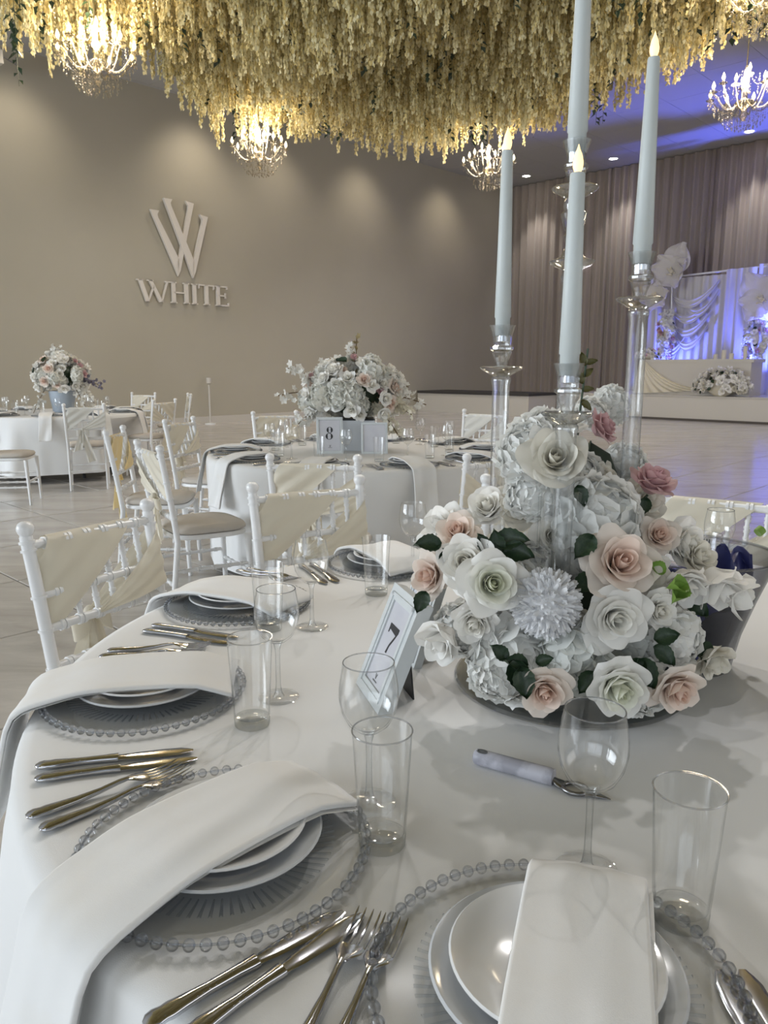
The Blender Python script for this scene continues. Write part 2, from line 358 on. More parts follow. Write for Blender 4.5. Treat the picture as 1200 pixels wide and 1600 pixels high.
# ---------------------------------------------------------------- low platform, stage and what stands on it
pf = thing('low_platform', 'low white platform with dark carpeted top against the sign wall', 'platform', room(17.4, 11.5, 0), ROOM)
MB().box(0, 1.35, 0, 3.9, 0, .53).build('plinth', stagewhite, pf, smooth=False)
MB().box(-.03, 1.35, -.03, 3.9, .53, .60).build('carpet_top', darktop, pf, smooth=False)
st = thing('stage', 'wide low cream stage platform in front of the mauve curtain', 'stage', room(18.8, 0, 0), ROOM)
MB().box(0, 2.9, -6, 11.4, .0, .58).build('platform', stagewhite, st, smooth=False)
MB().box(-.02, 2.9, -6, 11.4, .58, .60).build('stage_top', stagewhite, st, smooth=False)
MB().box(-.03, 0, -6, 11.4, 0, .05).build('kick_strip', groutm, st, smooth=False)
def pleats(s, t0, t1, z0, z1, m, name, parent=None, amp=.04, fr=30, ns=120, seed=0, **kw):
    rr = random.Random(seed); a, b = rr.uniform(0, 6), rr.uniform(0, 6)
    def f(u, v):
        t = lerp(t0, t1, u); return room(s+amp*sin(abs(t-t0)*fr+a+.6*sin(t*4+b))*(.6+.4*v), t, lerp(z1, z0, v))
    return MB().grid(f, ns, 4).build(name, m, parent, **kw)
bd = thing('stage_backdrop', 'white draped wedding backdrop lit blue at the back of the stage', 'backdrop')
pleats(20.75, 9.9, 7.85, .6, 3.62, sheer, 'back_drape', bd)
pleats(20.6, 7.85, 7.1, .6, 3.72, sheer, 'tied_drape', bd, amp=.06, fr=24, seed=3)
pleats(20.75, 7.1, 4.2, .6, 3.80, sheer, 'back_drape', bd, seed=5)
MB().tube([room(20.78, 9.95, 3.64), room(20.78, 4.2, 3.82)], .025).build('cross_bar', paint, bd)
for q, (ta, tb, z, n_) in enumerate(((9.3, 8.0, 3.25, 1), (9.25, 8.1, 2.85, 1), (9.2, 8.15, 2.5, 1), (9.1, 8.2, 2.15, 1), (9.5, 8.7, 2.0, 1), (8.9, 8.0, 3.0, 1), (9.5, 8.9, 1.7, 1))):
    def sw(u, v, ta=ta, tb=tb, z=z):
        sag = .34*(1-(2*u-1)**2)
        return room(20.62-.05*sin(pi*u)+.02*sin(v*14+u*5), lerp(ta, tb, u), z+.25*u-sag-v*.16*(.4+sin(pi*u)))
    MB().grid(sw, 20, 10).build('swag', sheer, bd)
def big_petal(mb, c, d, up, L, W, cup, seed):
    rr = random.Random(seed); d = Vector(d).normalized(); n = Vector(up).normalized(); x = d.cross(n).normalized(); n = x.cross(d)
    def f(u, v):
        q = u*2-1; w_ = W*(sin(pi*(.12+.80*v))**.7); e = .075*L*sin(q*8+seed+v*3)*v
        return Vector(c)+d*(L*v*(1-.16*q*q))+x*(q*w_)+n*(cup*(q*q*.5+v*v*.6)+e)
    mb.grid(f, 8, 8)
def paper_flower(cx, loc, petals, lab, r):
    o = thing('giant_paper_flower', lab, 'decoration', loc, 0, 'giant paper flowers on the stage')
    for k, (a, el, L) in enumerate(petals):
        d = E2*(cos(a)*cos(el))*-1+Vector((0, 0, sin(a)*cos(el)))-E1*sin(el)
        mb = MB(); big_petal(mb, (0, 0, 0), d, -E1, L*r, .50*r*L, .16*r, k)
        mb.build('paper_petal', paperwhite, o)
    ce = MB(); rr = random.Random(4)
    for k in range(26): ce.ball(-E1*(.06+.03*rr.random())+E2*rr.gauss(0, .05)+Vector((0, 0, rr.gauss(0, .05))), .028, 6, 4)
    ce.build('flower_center', goldtop, o)
    return o
six = [(k*pi/3+.3, .35, 1) for k in range(6)]
f1 = paper_flower(0, room(20.35, 9.15, 3.76), [(1.1, .1, 1.25), (2.2, .3, .9), (2.9, .4, .9), (.5, .3, .9), (3.9, .3, .9), (5.2, .3, .9), (0, .35, .7)], 'giant white paper flower standing highest beside the blue lit drape', .62)
f2 = paper_flower(0, room(20.35, 6.82, 2.9), [(2.1, .1, 1.1), (1.0, .2, 1.0), (.1, .3, 1), (4.2, .3, .9), (5.2, .3, .9), (3.2, .3, .8)], 'giant white paper flower tinted blue at the photo edge on the stage', .7)
f3 = paper_flower(0, room(20.3, 9.5, 3.14), six, 'smaller paper flower hanging below the highest one on the stage', .45)
for f_, b0 in ((f1, -3.16), (f2, -2.3), (f3, -2.54)):
    MB().tube([(0, 0, -.02), (E1*.12)+Vector((0, 0, -1)), (E1*.1)+Vector((0, 0, b0))], .022).build('stand_pole', paint, f_)
# ---------------------------------------------------------------- blossoms
WHT = (.95, .935, .90); WHT2 = (.94, .93, .87); CREAM = (.93, .90, .81); BLUSH = (.93, .84, .76); BLUSHC = (.88, .62, .50); PINK = (.72, .49, .50); PINKC = (.62, .37, .40); GRNC = (.80, .83, .62)
def rose_mesh(name, seed, inner, outer, n=24, openf=1.0, point=.25, nu=7, nt=6):
    rr = random.Random(seed); mb = MB()
    for k in range(n):
        q = k/(n-1); ang = k*2.39996+rr.uniform(-.2, .2); rb = .02+.16*q
        a0 = lerp(.14, .55, q)+rr.uniform(-.05, .05); a1 = lerp(-.80, 1.60*openf, q**.95)+rr.uniform(-.12, .16)
        L = lerp(.62, .92, q**.8)*rr.uniform(.93, 1.07); W = lerp(.34, .64, q**.7)*rr.uniform(.92, 1.08); z0 = lerp(.10, -.12, q)
        ph = rr.uniform(0, 6); curl = lerp(.0, .13, q); pt = point*rr.uniform(.5, 1.3)
        rs = []; r, z = rb, z0; ds = L/nt
        for j in range(nt+1):
            rs.append((r, z)); a = a0+(a1-a0)*((j+.5)/nt)**1.3; r += sin(a)*ds; z += cos(a)*ds
        vs = []; cs = []
        for j in range(nt+1):
            t = j/nt
            for i in range(nu+1):
                u = i/nu*2-1
                te = t*(1-.30*abs(u)**2.2*(1 if q > .2 else .3)+pt*.12*(1-abs(u))**2)
                jj = min(te, 1)*nt; j0 = min(int(jj), nt-1); fr = jj-j0
                r_ = lerp(rs[j0][0], rs[j0+1][0], fr); z_ = lerp(rs[j0][1], rs[j0+1][1], fr)
                w_ = W*max(.05, sin(pi*min(1, .16+.68*t)))**.75
                phi = u*min(w_/max(r_, .07), 1.9)
                r_ += curl*abs(u)**3*t+.02*sin(ph+u*3+t*5)*q; z_ -= curl*.8*abs(u)**3*t*q-.025*sin(ph*2+u*6)*t*q
                r_ = max(r_, .012)
                vs.append((r_*cos(ang+phi), r_*sin(ang+phi), z_)); cs.append(mix3(inner, outer, min(1, q*.75+.45*t*q+.1*t)))
        W_ = nu+1
        mb.add(vs, [(j*W_+i, j*W_+i+1, (j+1)*W_+i+1, (j+1)*W_+i) for j in range(nt) for i in range(nu)], cs)
    return mb.mesh(name, petal)
def hydrangea_mesh(name, seed, col, n=44, fl=.47, dome=.62):
    rr = random.Random(seed); mb = MB().ball((0, 0, 0), .62, 12, 8); mb.v = [(x, y, z*.8) for x, y, z in mb.v]; mb.c = [tuple(q*.9 for q in col)]*len(mb.v)
    for k in range(n):
        z = 1-(k+.5)/n*1.35; a = k*2.39996; rho = math.sqrt(max(0, 1-z*z)); nrm = Vector((rho*cos(a), rho*sin(a), z)); nrm += Vector((rr.uniform(-.14, .14), rr.uniform(-.14, .14), rr.uniform(-.1, .1))); nrm.normalize()
        c = Vector((rho*cos(a), rho*sin(a), z*dome))*rr.uniform(.68, .82); q = axis_frame(nrm, rr.uniform(0, 6)); c0 = mix3(col, (.84, .86, .84), rr.random()*.6)
        for p in range(4):
            b = p*pi/2+rr.uniform(-.15, .15); s_ = fl*rr.uniform(.85, 1.15); bend = rr.uniform(-.25, .12)
            def f(u, v, b=b, s_=s_, bend=bend):
                x = v*s_; y = (u*2-1)*s_*.62*sin(pi*(.06+.74*v))**.8; zz = bend*v*v*s_+.10*abs(u*2-1)**2*s_*v-.03*sin(u*9+p)*v
                return c+q @ Vector((x*cos(b)-y*sin(b), x*sin(b)+y*cos(b), zz))
            mb.grid(f, 4, 4, col=c0)
    return mb.mesh(name, petal)
def pompom_mesh(name, seed, col, n=560):
    rr = random.Random(seed); mb = MB().ball((0, 0, 0), .72, 14, 9); mb.c = [col]*len(mb.v)
    for k in range(n):
        z = 1-(k+.5)/n*1.75; a = k*2.39996; rho = math.sqrt(max(0, 1-z*z)); d = Vector((rho*cos(a), rho*sin(a), z*.9)).normalized()
        q = axis_frame(d, rr.uniform(0, 6)); L = rr.uniform(.9, 1.04)*(.9 if z > .9 else 1); w_ = .078*rr.uniform(.8, 1.2); bend = rr.uniform(.05, .22)
        def f(u, v): 
            x = (u*2-1)*w_*(.35+1.1*v-.9*v**4); return q @ Vector((x, bend*v*v-.5*w_*(1-(u*2-1)**2)*v, .35+(L-.35)*v*(1-.06*abs(u*2-1))))
        mb.grid(f, 2, 3, col=mix3(col, (.72, .74, .76), rr.random()*.3))
    return mb.mesh(name, petal)
def leaf_mesh(name, m, ln=1, wd=.36, cup=.18):
    def f(u, v):
        q = u*2-1; w_ = wd*sin(pi*(v**.8))**.8*(1+.06*sin(v*40)); return (q*w_, v*ln, cup*q*q*1.2-.22*v*v+.02*sin(v*22)*abs(q))
    return MB().grid(f, 4, 12).mesh(name, m)
rose_w = [rose_mesh('rose', 1, GRNC, WHT, 26, .9, .2), rose_mesh('rose', 2, WHT2, WHT, 24, 1.05, .35), rose_mesh('rose', 3, CREAM, WHT, 30, .8, .1), rose_mesh('rose', 12, WHT, WHT, 16, 1.0, .6)]
rose_b = [rose_mesh('rose', 4, BLUSHC, BLUSH, 24, .95, .4), rose_mesh('rose', 5, BLUSHC, (.82, .75, .68), 22, 1.05, .5)]
rose_p = [rose_mesh('rose', 6, PINKC, PINK, 24, 1.0, .3)]
rose_c = [rose_mesh('rose', 7, CREAM, (.80, .77, .69), 20, .85, .3)]
bud_me = rose_mesh('rose_bud', 8, WHT2, WHT, 12, .38, .5)
side_me = rose_mesh('rose', 9, WHT, WHT, 16, .62, .6)
hyd = [hydrangea_mesh('hydrangea', 1, WHT), hydrangea_mesh('hydrangea', 2, (.90, .89, .86)), hydrangea_mesh('hydrangea', 3, (.85, .86, .82), 24, .62), hydrangea_mesh('hydrangea', 4, (.86, .84, .77), 22, .6)]
pom = pompom_mesh('chrysanthemum', 1, (.90, .90, .91))
leaf_me = leaf_mesh('leaf', leafm); lime_me = leaf_mesh('leaf', limem, wd=.45, cup=.4); olive_me = leaf_mesh('leaf', olive, wd=.3)
rose_lo = [rose_mesh('rose', 21, CREAM, WHT, 10, .9, .2, 3, 3), rose_mesh('rose', 22, WHT, WHT, 10, 1, .2, 3, 3), rose_mesh('rose', 23, PINKC, PINK, 10, .9, .2, 3, 3)]
def bloom(name, me, parent, loc, r, d, roll=0, **tags):
    o = bpy.data.objects.new(name, me); COL.objects.link(o); o.parent = parent; o.location = loc; o.scale = (r,)*3
    o.rotation_mode = 'QUATERNION'; o.rotation_quaternion = axis_frame(d, roll)
    for k, v in tags.items(): o[k] = v
    return o
def sphere_bouquet(name, label, loc, rad, n, mix, seed, squash=(1, 1, .8), size=.07, lower=-.2, axis=None):
    """a mound of small blooms: every bloom a part"""
    rr = random.Random(seed); o = thing(name, label, 'flowers', loc, ROOM)
    MB().ball((0, 0, 0), rad*(.50 if lower > -.5 else .40), 12, 8).build('foam_base', goldtop, o).scale = squash
    for k in range(n):
        z = 1-(k+.5)/n*(1-lower); a = k*2.39996+rr.uniform(-.3, .3); q = math.sqrt(max(0, 1-z*z)); d = Vector((q*cos(a), q*sin(a), z))
        p = Vector((d.x*squash[0], d.y*squash[1], d.z*squash[2]))*rad*rr.uniform(.8, 1.05)
        nm, me = mix[rr.randrange(len(mix))]
        bloom(nm, me, o, p, size*rr.uniform(.8, 1.2), d+Vector((rr.uniform(-.3, .3), rr.uniform(-.3, .3), rr.uniform(-.1, .3))), rr.uniform(0, 6))
    return o
# stage furniture and flowers
tb = thing('sweetheart_table', 'cream draped head table standing on the stage', 'table', room(19.3, 9.3, .6), ROOM)
MB().box(0, .8, -2.75, .05, .80, .88).build('tabletop', stagewhite, tb, smooth=False)
MB().box(.01, .06, -2.7, 0, 0, .8).build('front_panel', stagewhite, tb, smooth=False)
for y in (-2.7, -.05): MB().box(.06, .78, y, y+.05, 0, .8).build('side_panel', stagewhite, tb, smooth=False)
def swag(u, v):                                   # cloth gathered at the table corner, falling in curved folds to one side
    y0 = .06-.16*u; z0 = .86-.02*u                                     # gathered top
    y1 = lerp(.18, -1.95, u**1.15); z1 = lerp(.015, .16, u**1.5)       # spread hem
    sag = .20*sin(pi*v)*u**.8
    return (-.035-.05*sin(pi*v)*(1-.5*u)-.028*sin(u*46)*(.25+.75*v), lerp(y0, y1, v**1.15), lerp(z0, z1, v)-sag)
MB().grid(swag, 120, 14).build('front_swag', goldtop, tb)
for k, (dt, h, r) in enumerate(((-1.72, .12, .055), (-1.92, .22, .06), (-2.10, .14, .055), (-2.42, .30, .045))):
    c = thing('pillar_candle', ('short cream pillar candle first on the stage head table', 'tall broad cream pillar candle on the stage head table', 'short cream pillar candle between the taller two on the stage table', 'slender tall cream pillar candle at the end of the stage table')[k], 'candle', room(19.65, 9.3+dt, 1.48))
    MB().lathe([(0, 0), (r, 0), (r, h-.01), (r-.01, h), (.01, h-.012), (0, h-.012)], 14).build('wax_body', goldtop, c); MB().tube([(0, 0, h-.012), (0, .003, h+.012)], .002, 5).build('wick', blackm, c)
lomix = [('rose', rose_lo[0]), ('rose', rose_lo[1]), ('rose', rose_lo[0]), ('rose', rose_c[0]), ('leaf', leaf_me)]
sphere_bouquet('flower_mound', 'large cream rose arrangement on the stage floor before the head table', room(18.92, 7.12, .80), .60, 150, lomix, 5, (.32, 1.05, .70), .115)
sphere_bouquet('flower_mound', 'round cream rose arrangement on the corner of the stage head table', room(19.5, 9.25, 1.56), .26, 34, lomix+[('rose', rose_lo[2])], 6, (1, 1.3, .7), .07)
stmix = [('rose', rose_lo[1]), ('rose', rose_lo[2]), ('hydrangea', hyd[3]), ('rose', rose_lo[1]), ('leaf', leaf_me)]
sphere_bouquet('flower_stand', 'pink and white flower column under the highest giant paper flower', room(20.33, 9.2, 2.15), .42, 46, stmix, 7, (.3, .5, 1.6), .11, -.9)
sphere_bouquet('flower_stand', 'pink and white flower column under the giant paper flower at the photo edge', room(20.33, 6.92, 1.95), .42, 46, stmix, 8, (.3, .6, 1.5), .11, -.9)
# ---------------------------------------------------------------- hanging flower ceiling
FC = thing('flower_ceiling', 'canopy of hanging cream wisteria strands covering the ceiling', 'flowers')
OUT = [(-3.9, -3), (-3.95, 7.6), (-3.85, 9.2), (-3.2, 10.2), (-2.6, 11.5), (-2.25, 12.7), (-1.3, 13.5), (1.0, 13.6), (2.3, 13.5), (2.7, 12.2), (4.1, 10.1), (5.6, 8.6), (5.8, 7), (5.8, -3)]
def inside(x, y, P=OUT):
    r = False; n = len(P)
    for i in range(n):
        (x0, y0), (x1, y1) = P[i], P[(i+1) % n]
        if (y0 > y) != (y1 > y) and x < (x1-x0)*(y-y0)/(y1-y0)+x0: r = not r
    return r
def strand_mesh(seed):
    rr = random.Random(seed); mb = MB(); mb.tube([(0, 0, 0), (0, 0, -.96)], .004, 3, False); mb.c += [(.45, .38, .18)]*len(mb.v)
    n = 105
    for k in range(n):
        z = -.01-k/n*.98; e = .055*min(1, (1.02+z)*3.2)*(.75+.35*sin(z*23+seed))
        a = rr.uniform(0, 6.28); r_ = e*rr.uniform(.3, 1); c = Vector((r_*cos(a), r_*sin(a), z))
        col = mix3((.86, .80, .55), (.79, .67, .32), rr.random()**1.2)
        q = axis_frame((cos(a), sin(a), rr.uniform(-.6, .5)), rr.uniform(0, 6)); s_ = rr.uniform(.018, .031)
        for p in range(2):
            b = p*pi+rr.uniform(-.4, .4)
            vs = [Vector((0, 0, 0)), Vector((s_*.7, -s_*.6, s_*.3)), Vector((s_*1.3, 0, s_*.1)), Vector((s_*.7, s_*.6, s_*.3))]
            mb.add([c+q @ (Matrix.Rotation(b, 3, 'Z') @ v) for v in vs], [(0, 1, 2, 3)], col)
    return mb.mesh('flower_strand', wisteria)
def garland_mesh(seed):
    rr = random.Random(seed); mb = MB().tube([(0, 0, 0), (0, 0, -1)], .003, 3, False)
    for k in range(34):
        z = -k/34; a = rr.uniform(0, 6.3); q = axis_frame((cos(a), sin(a), -.4), 0); s_ = rr.uniform(.05, .078)
        if 7 < k % 17 < 10: continue
        mb.add([Vector((0, 0, z))+q @ Vector(v) for v in ((0, 0, 0), (s_*.45, .01, s_*.6), (0, 0, s_*1.3), (-s_*.45, .01, s_*.6))], [(0, 1, 2, 3)])
    return mb.mesh('leaf_strand', leafm)
def beads_mesh(n=40):
    mb = MB()
    for k in range(n):
        z = -k/n; r_ = .009
        mb.add([(r_, 0, z), (0, r_, z), (-r_, 0, z), (0, -r_, z), (0, 0, z+r_), (0, 0, z-r_)], [(0, 1, 4), (1, 2, 4), (2, 3, 4), (3, 0, 4), (1, 0, 5), (2, 1, 5), (3, 2, 5), (0, 3, 5)])
    return mb
STR = [strand_mesh(i) for i in range(5)]; GAR = [garland_mesh(i) for i in range(3)]
BEAD = beads_mesh().mesh('bead_strand', crystal); GBEAD = beads_mesh().mesh('bead_strand', gold)
CHS = [(-3.0, 8.77, 4.5, 'crystal chandelier nearest the ceiling projector, hanging low over the sign wall'), (-1.86, 12.29, 4.5, 'small crystal chandelier hanging above the far side of the table with frame 8'),
       (1.68, 13.2, 4.5, 'crystal chandelier hanging behind the flame of the shortest candle'), (4.32, 9.98, 4.5, 'crystal chandelier hanging before the blue lit ceiling tiles'), (3.42, 7.5, 4.58, 'crystal chandelier cut off by the top corner of the photo')]
ZT = 6.35
rr = random.Random(11)
pts = []
def tip_len(x, y): return rr.uniform(1.30, 1.75)+.12*sin(x*1.9+y)+.1*sin(y*2.3)
y = -3.0
while y < 13.6:
    sp = .108 if y > 6.6 else .27
    x = -4.0
    while x < 5.9:
        px, py = x+rr.uniform(-.5, .5)*sp, y+rr.uniform(-.5, .5)*sp
        L = tip_len(px, py)
        for c in CHS:                                           # room left around and before each chandelier
            if math.hypot(px-c[0], py-c[1]) < .44 and py < c[1]+.12: L = 0
            elif abs(px-c[0]-(py-c[1])*c[0]/c[1]) < .52 and 0 < c[1]-py < 1.3: L = min(L, 1.36+.16*(c[1]-py)+rr.uniform(-.05, .05))
        if L and inside(px, py): pts.append((px, py, L))
        x += sp
    y += sp
near = sorted([p for p in pts if p[1] > 7.0 and abs(p[0]) < .52*p[1]+.2], key=lambda p: p[1])
step = near[:900:3][:300]; chosen = set(step)
strands = [put('flower_strand', STR[i % 5], FC, (p[0], p[1], ZT), rr.uniform(0, 6), (1.05, 1.05, p[2])) for i, p in enumerate(step)]
restp = [p for p in pts if p not in chosen]
def scatter(name, points, sources, parent, z):
    me = bpy.data.meshes.new(name); me.from_pydata([(p[0], p[1], z) for p in points], [], [])
    a = me.attributes.new('length', 'FLOAT', 'POINT'); a.data.foreach_set('value', [p[2] for p in points])
    o = put(name, me, parent); o['kind'] = 'stuff'
    g = bpy.data.node_groups.new(name, 'GeometryNodeTree'); g.interface.new_socket('Geometry', in_out='INPUT', socket_type='NodeSocketGeometry'); g.interface.new_socket('Geometry', in_out='OUTPUT', socket_type='NodeSocketGeometry')
    N, Lk = g.nodes, g.links
    gi = N.new('NodeGroupInput'); go = N.new('NodeGroupOutput'); ip = N.new('GeometryNodeInstanceOnPoints'); jn = N.new('GeometryNodeJoinGeometry')
    for s_ in sources:
        oi = N.new('GeometryNodeObjectInfo'); oi.transform_space = 'ORIGINAL'; oi.inputs['Object'].default_value = s_; oi.inputs['As Instance'].default_value = True
        Lk.new(oi.outputs['Geometry'], jn.inputs[0])
    ip.inputs['Pick Instance'].default_value = True
    ri = N.new('FunctionNodeRandomValue'); ri.data_type = 'INT'; ri.inputs[4].default_value = 0; ri.inputs[5].default_value = len(sources)-1
    rv = N.new('FunctionNodeRandomValue'); rv.data_type = 'FLOAT'; rv.inputs[2].default_value = 0; rv.inputs[3].default_value = 6.28; rv.inputs['Seed'].default_value = 7
    cr = N.new('ShaderNodeCombineXYZ'); cs = N.new('ShaderNodeCombineXYZ'); na = N.new('GeometryNodeInputNamedAttribute'); na.data_type = 'FLOAT'; na.inputs[0].default_value = 'length'
    cs.inputs[0].default_value = 1.05; cs.inputs[1].default_value = 1.05
    Lk.new(rv.outputs[1], cr.inputs[2]); Lk.new(na.outputs[0], cs.inputs[2])
    Lk.new(gi.outputs[0], ip.inputs['Points']); Lk.new(jn.outputs[0], ip.inputs['Instance']); Lk.new(ri.outputs[2], ip.inputs['Instance Index'])
    Lk.new(cr.outputs[0], ip.inputs['Rotation']); Lk.new(cs.outputs[0], ip.inputs['Scale']); Lk.new(ip.outputs[0], go.inputs[0])
    md = o.modifiers.new('scatter', 'NODES'); md.node_group = g
    return o
scatter('flower_strand_mass', restp, strands[:5], FC, ZT)
for i in range(190):
    while True:
        yy = rr.uniform(6.8, 13.0); xx = rr.uniform(-4, 5.6)
        if inside(xx, yy) and abs(xx) < .5*yy+.3: break
    L = tip_len(xx, yy)+rr.uniform(-.2, .22); put('leaf_strand', GAR[i % 3], FC, (xx, yy, ZT), rr.uniform(0, 6), (1, 1, L))
for i in range(60):
    while True:
        yy = rr.uniform(6.8, 13.2); xx = rr.uniform(-4, 5.6)
        if inside(xx, yy) and abs(xx) < .5*yy+.3: break
    L = tip_len(xx, yy)+rr.uniform(.0, .22); put('bead_strand', GBEAD if i % 7 == 0 else BEAD, FC, (xx, yy, ZT), 0, (1, 1, L))
MB().prism(OUT, ZT, ZT+.05).build('support_panel', mat('olive_panel', (.42, .34, .14), .9), FC, smooth=False)
hang = MB()
for x, y in ((-3, 6), (-2, 11), (0, 12.5), (2, 11), (4, 8.5), (0, 6), (-3, 0), (4, 0)): hang.tube([(x, y, ZT+.05), (x, y, HT)], .02, 6)
hang.build('suspension_rod', darksteel, FC)
# ---------------------------------------------------------------- chandeliers
def chandelier():
    o = thing('chandelier', '', 'chandelier', (0, 0, 0), 0, None)
    MB().tube([(0, 0, .3), (0, 0, 1.7)], .008, 6).build('chain', steel, o)
    MB().lathe([(0, -.30), (.02, -.29), (.05, -.24), (.02, -.19), (.03, -.16), (.09, -.12), (.10, -.08), (.03, -.04), (.025, .04), (.05, .09), (.02, .14), (.03, .24), (.012, .32), (0, .33)], 14).build('column', crystal, o)
    arms = []
    for ring, (n, r_, zt, ph) in enumerate(((8, .40, .03, 0), (4, .25, .17, .4))):
        for k in range(n):
            a = 2*pi*k/n+ph; pts = []
            for j in range(9):
                t = j/8; rad = .04+(r_-.04)*t; z = -.06+(-.13*sin(pi*min(1, t*1.15)*.9))+(zt+.06)*t**2.2
                pts.append((rad*cos(a), rad*sin(a), z))
            am = MB().tube(pts, .0085, 6).build('arm', crystal, o)
            x, y, z = pts[-1]
            MB().lathe([(.005, 0), (.045, .014), (.05, .022), (.012, .012), (.012, .055), (0, .055)], 10, Matrix.Translation((x, y, z))).build('candle_cup', crystal, am)
            MB().lathe([(.008, .055), (.02, .075), (.021, .09), (.013, .115), (.003, .14), (0, .142)], 8, Matrix.Translation((x, y, z))).build('bulb', bulbm, am)
    dr = MB(); rr = random.Random(3)
    def drop(x, y, z, s):
        dr.add([(x+s*.4, y, z), (x, y+s*.4, z), (x-s*.4, y, z), (x, y-s*.4, z), (x, y, z+s*.5), (x, y, z-s)], [(0, 1, 4), (1, 2, 4), (2, 3, 4), (3, 0, 4), (1, 0, 5), (2, 1, 5), (3, 2, 5), (0, 3, 5)])
    for r_, z0, n, m in ((.40, -.02, 16, 3), (.33, -.10, 16, 4), (.24, -.14, 14, 6), (.15, -.17, 10, 7), (.07, -.22, 6, 6), (.25, .15, 8, 3), (.37, .0, 20, 4), (.20, -.20, 16, 6), (.12, -.26, 12, 5)):
        for k in range(n):
            a = 2*pi*k/n+rr.uniform(-.1, .1)
            for j in range(m): drop(r_*cos(a), r_*sin(a), z0-.028*j, .011 if j < m-1 else .026)
    for k in range(8):                                # swags of crystal between column and arms
        a = 2*pi*k/8
        for j in range(12):
            t = j/11; r_ = lerp(.05, .40, t); z = lerp(.26, .05, t)-.10*sin(pi*t); drop(r_*cos(a), r_*sin(a), z, .012)
    dr.build('crystal_drops', crystal, o, smooth=False, kind='stuff')
    return o
CH = chandelier()
for i, (x, y, z, lab) in enumerate(CHS):
    o = CH if i == 0 else dup(CH, (x, y, z), .3*i, lab)
    o.location = (x, y, z); o['label'] = lab
    lamp('chandelier_light', 'POINT', (x, y, z+.22), 80 if y > 5 else 14, WARM, shadow_soft_size=.25)
# ceiling projector bracket at the wall
pj = thing('ceiling_projector', 'small grey projector box on a bracket under the ceiling by the sign wall', 'projector', room(5.75, 14.9, 6.55), ROOM)
MB().box(-.22, .10, -.14, .14, -.12, .10).build('body', stagewhite, pj, smooth=False); MB().lathe([(.05, 0), (.05, .04), (0, .04)], 12, Matrix.Translation((.10, 0, 0)) @ Matrix.Rotation(R(90), 4, 'Y')).build('lens', blackm, pj)
MB().tube([(-.06, 0, .1), (-.06, 0, .45)], .02, 8).tube([(.1, 0, .05), (.42, .1, .0), (.42, .1, .12)], .012, 6).build('bracket', darksteel, pj)
# slim post at the wall
po = thing('floor_post', 'slim white post standing on the floor against the sign wall', 'post', room(10.0, 15.2, 0))
MB().lathe([(0, 0), (.13, 0), (.13, .02), (.02, .035)], 14).build('foot', paint, po); MB().lathe([(.022, .03), (.022, 1.0)], 10).build('pole', stagewhite, po); MB().lathe([(.022, .9), (.06, .93), (.06, 1.05), (0, 1.05)], 10).build('top_cup', stagewhite, po)
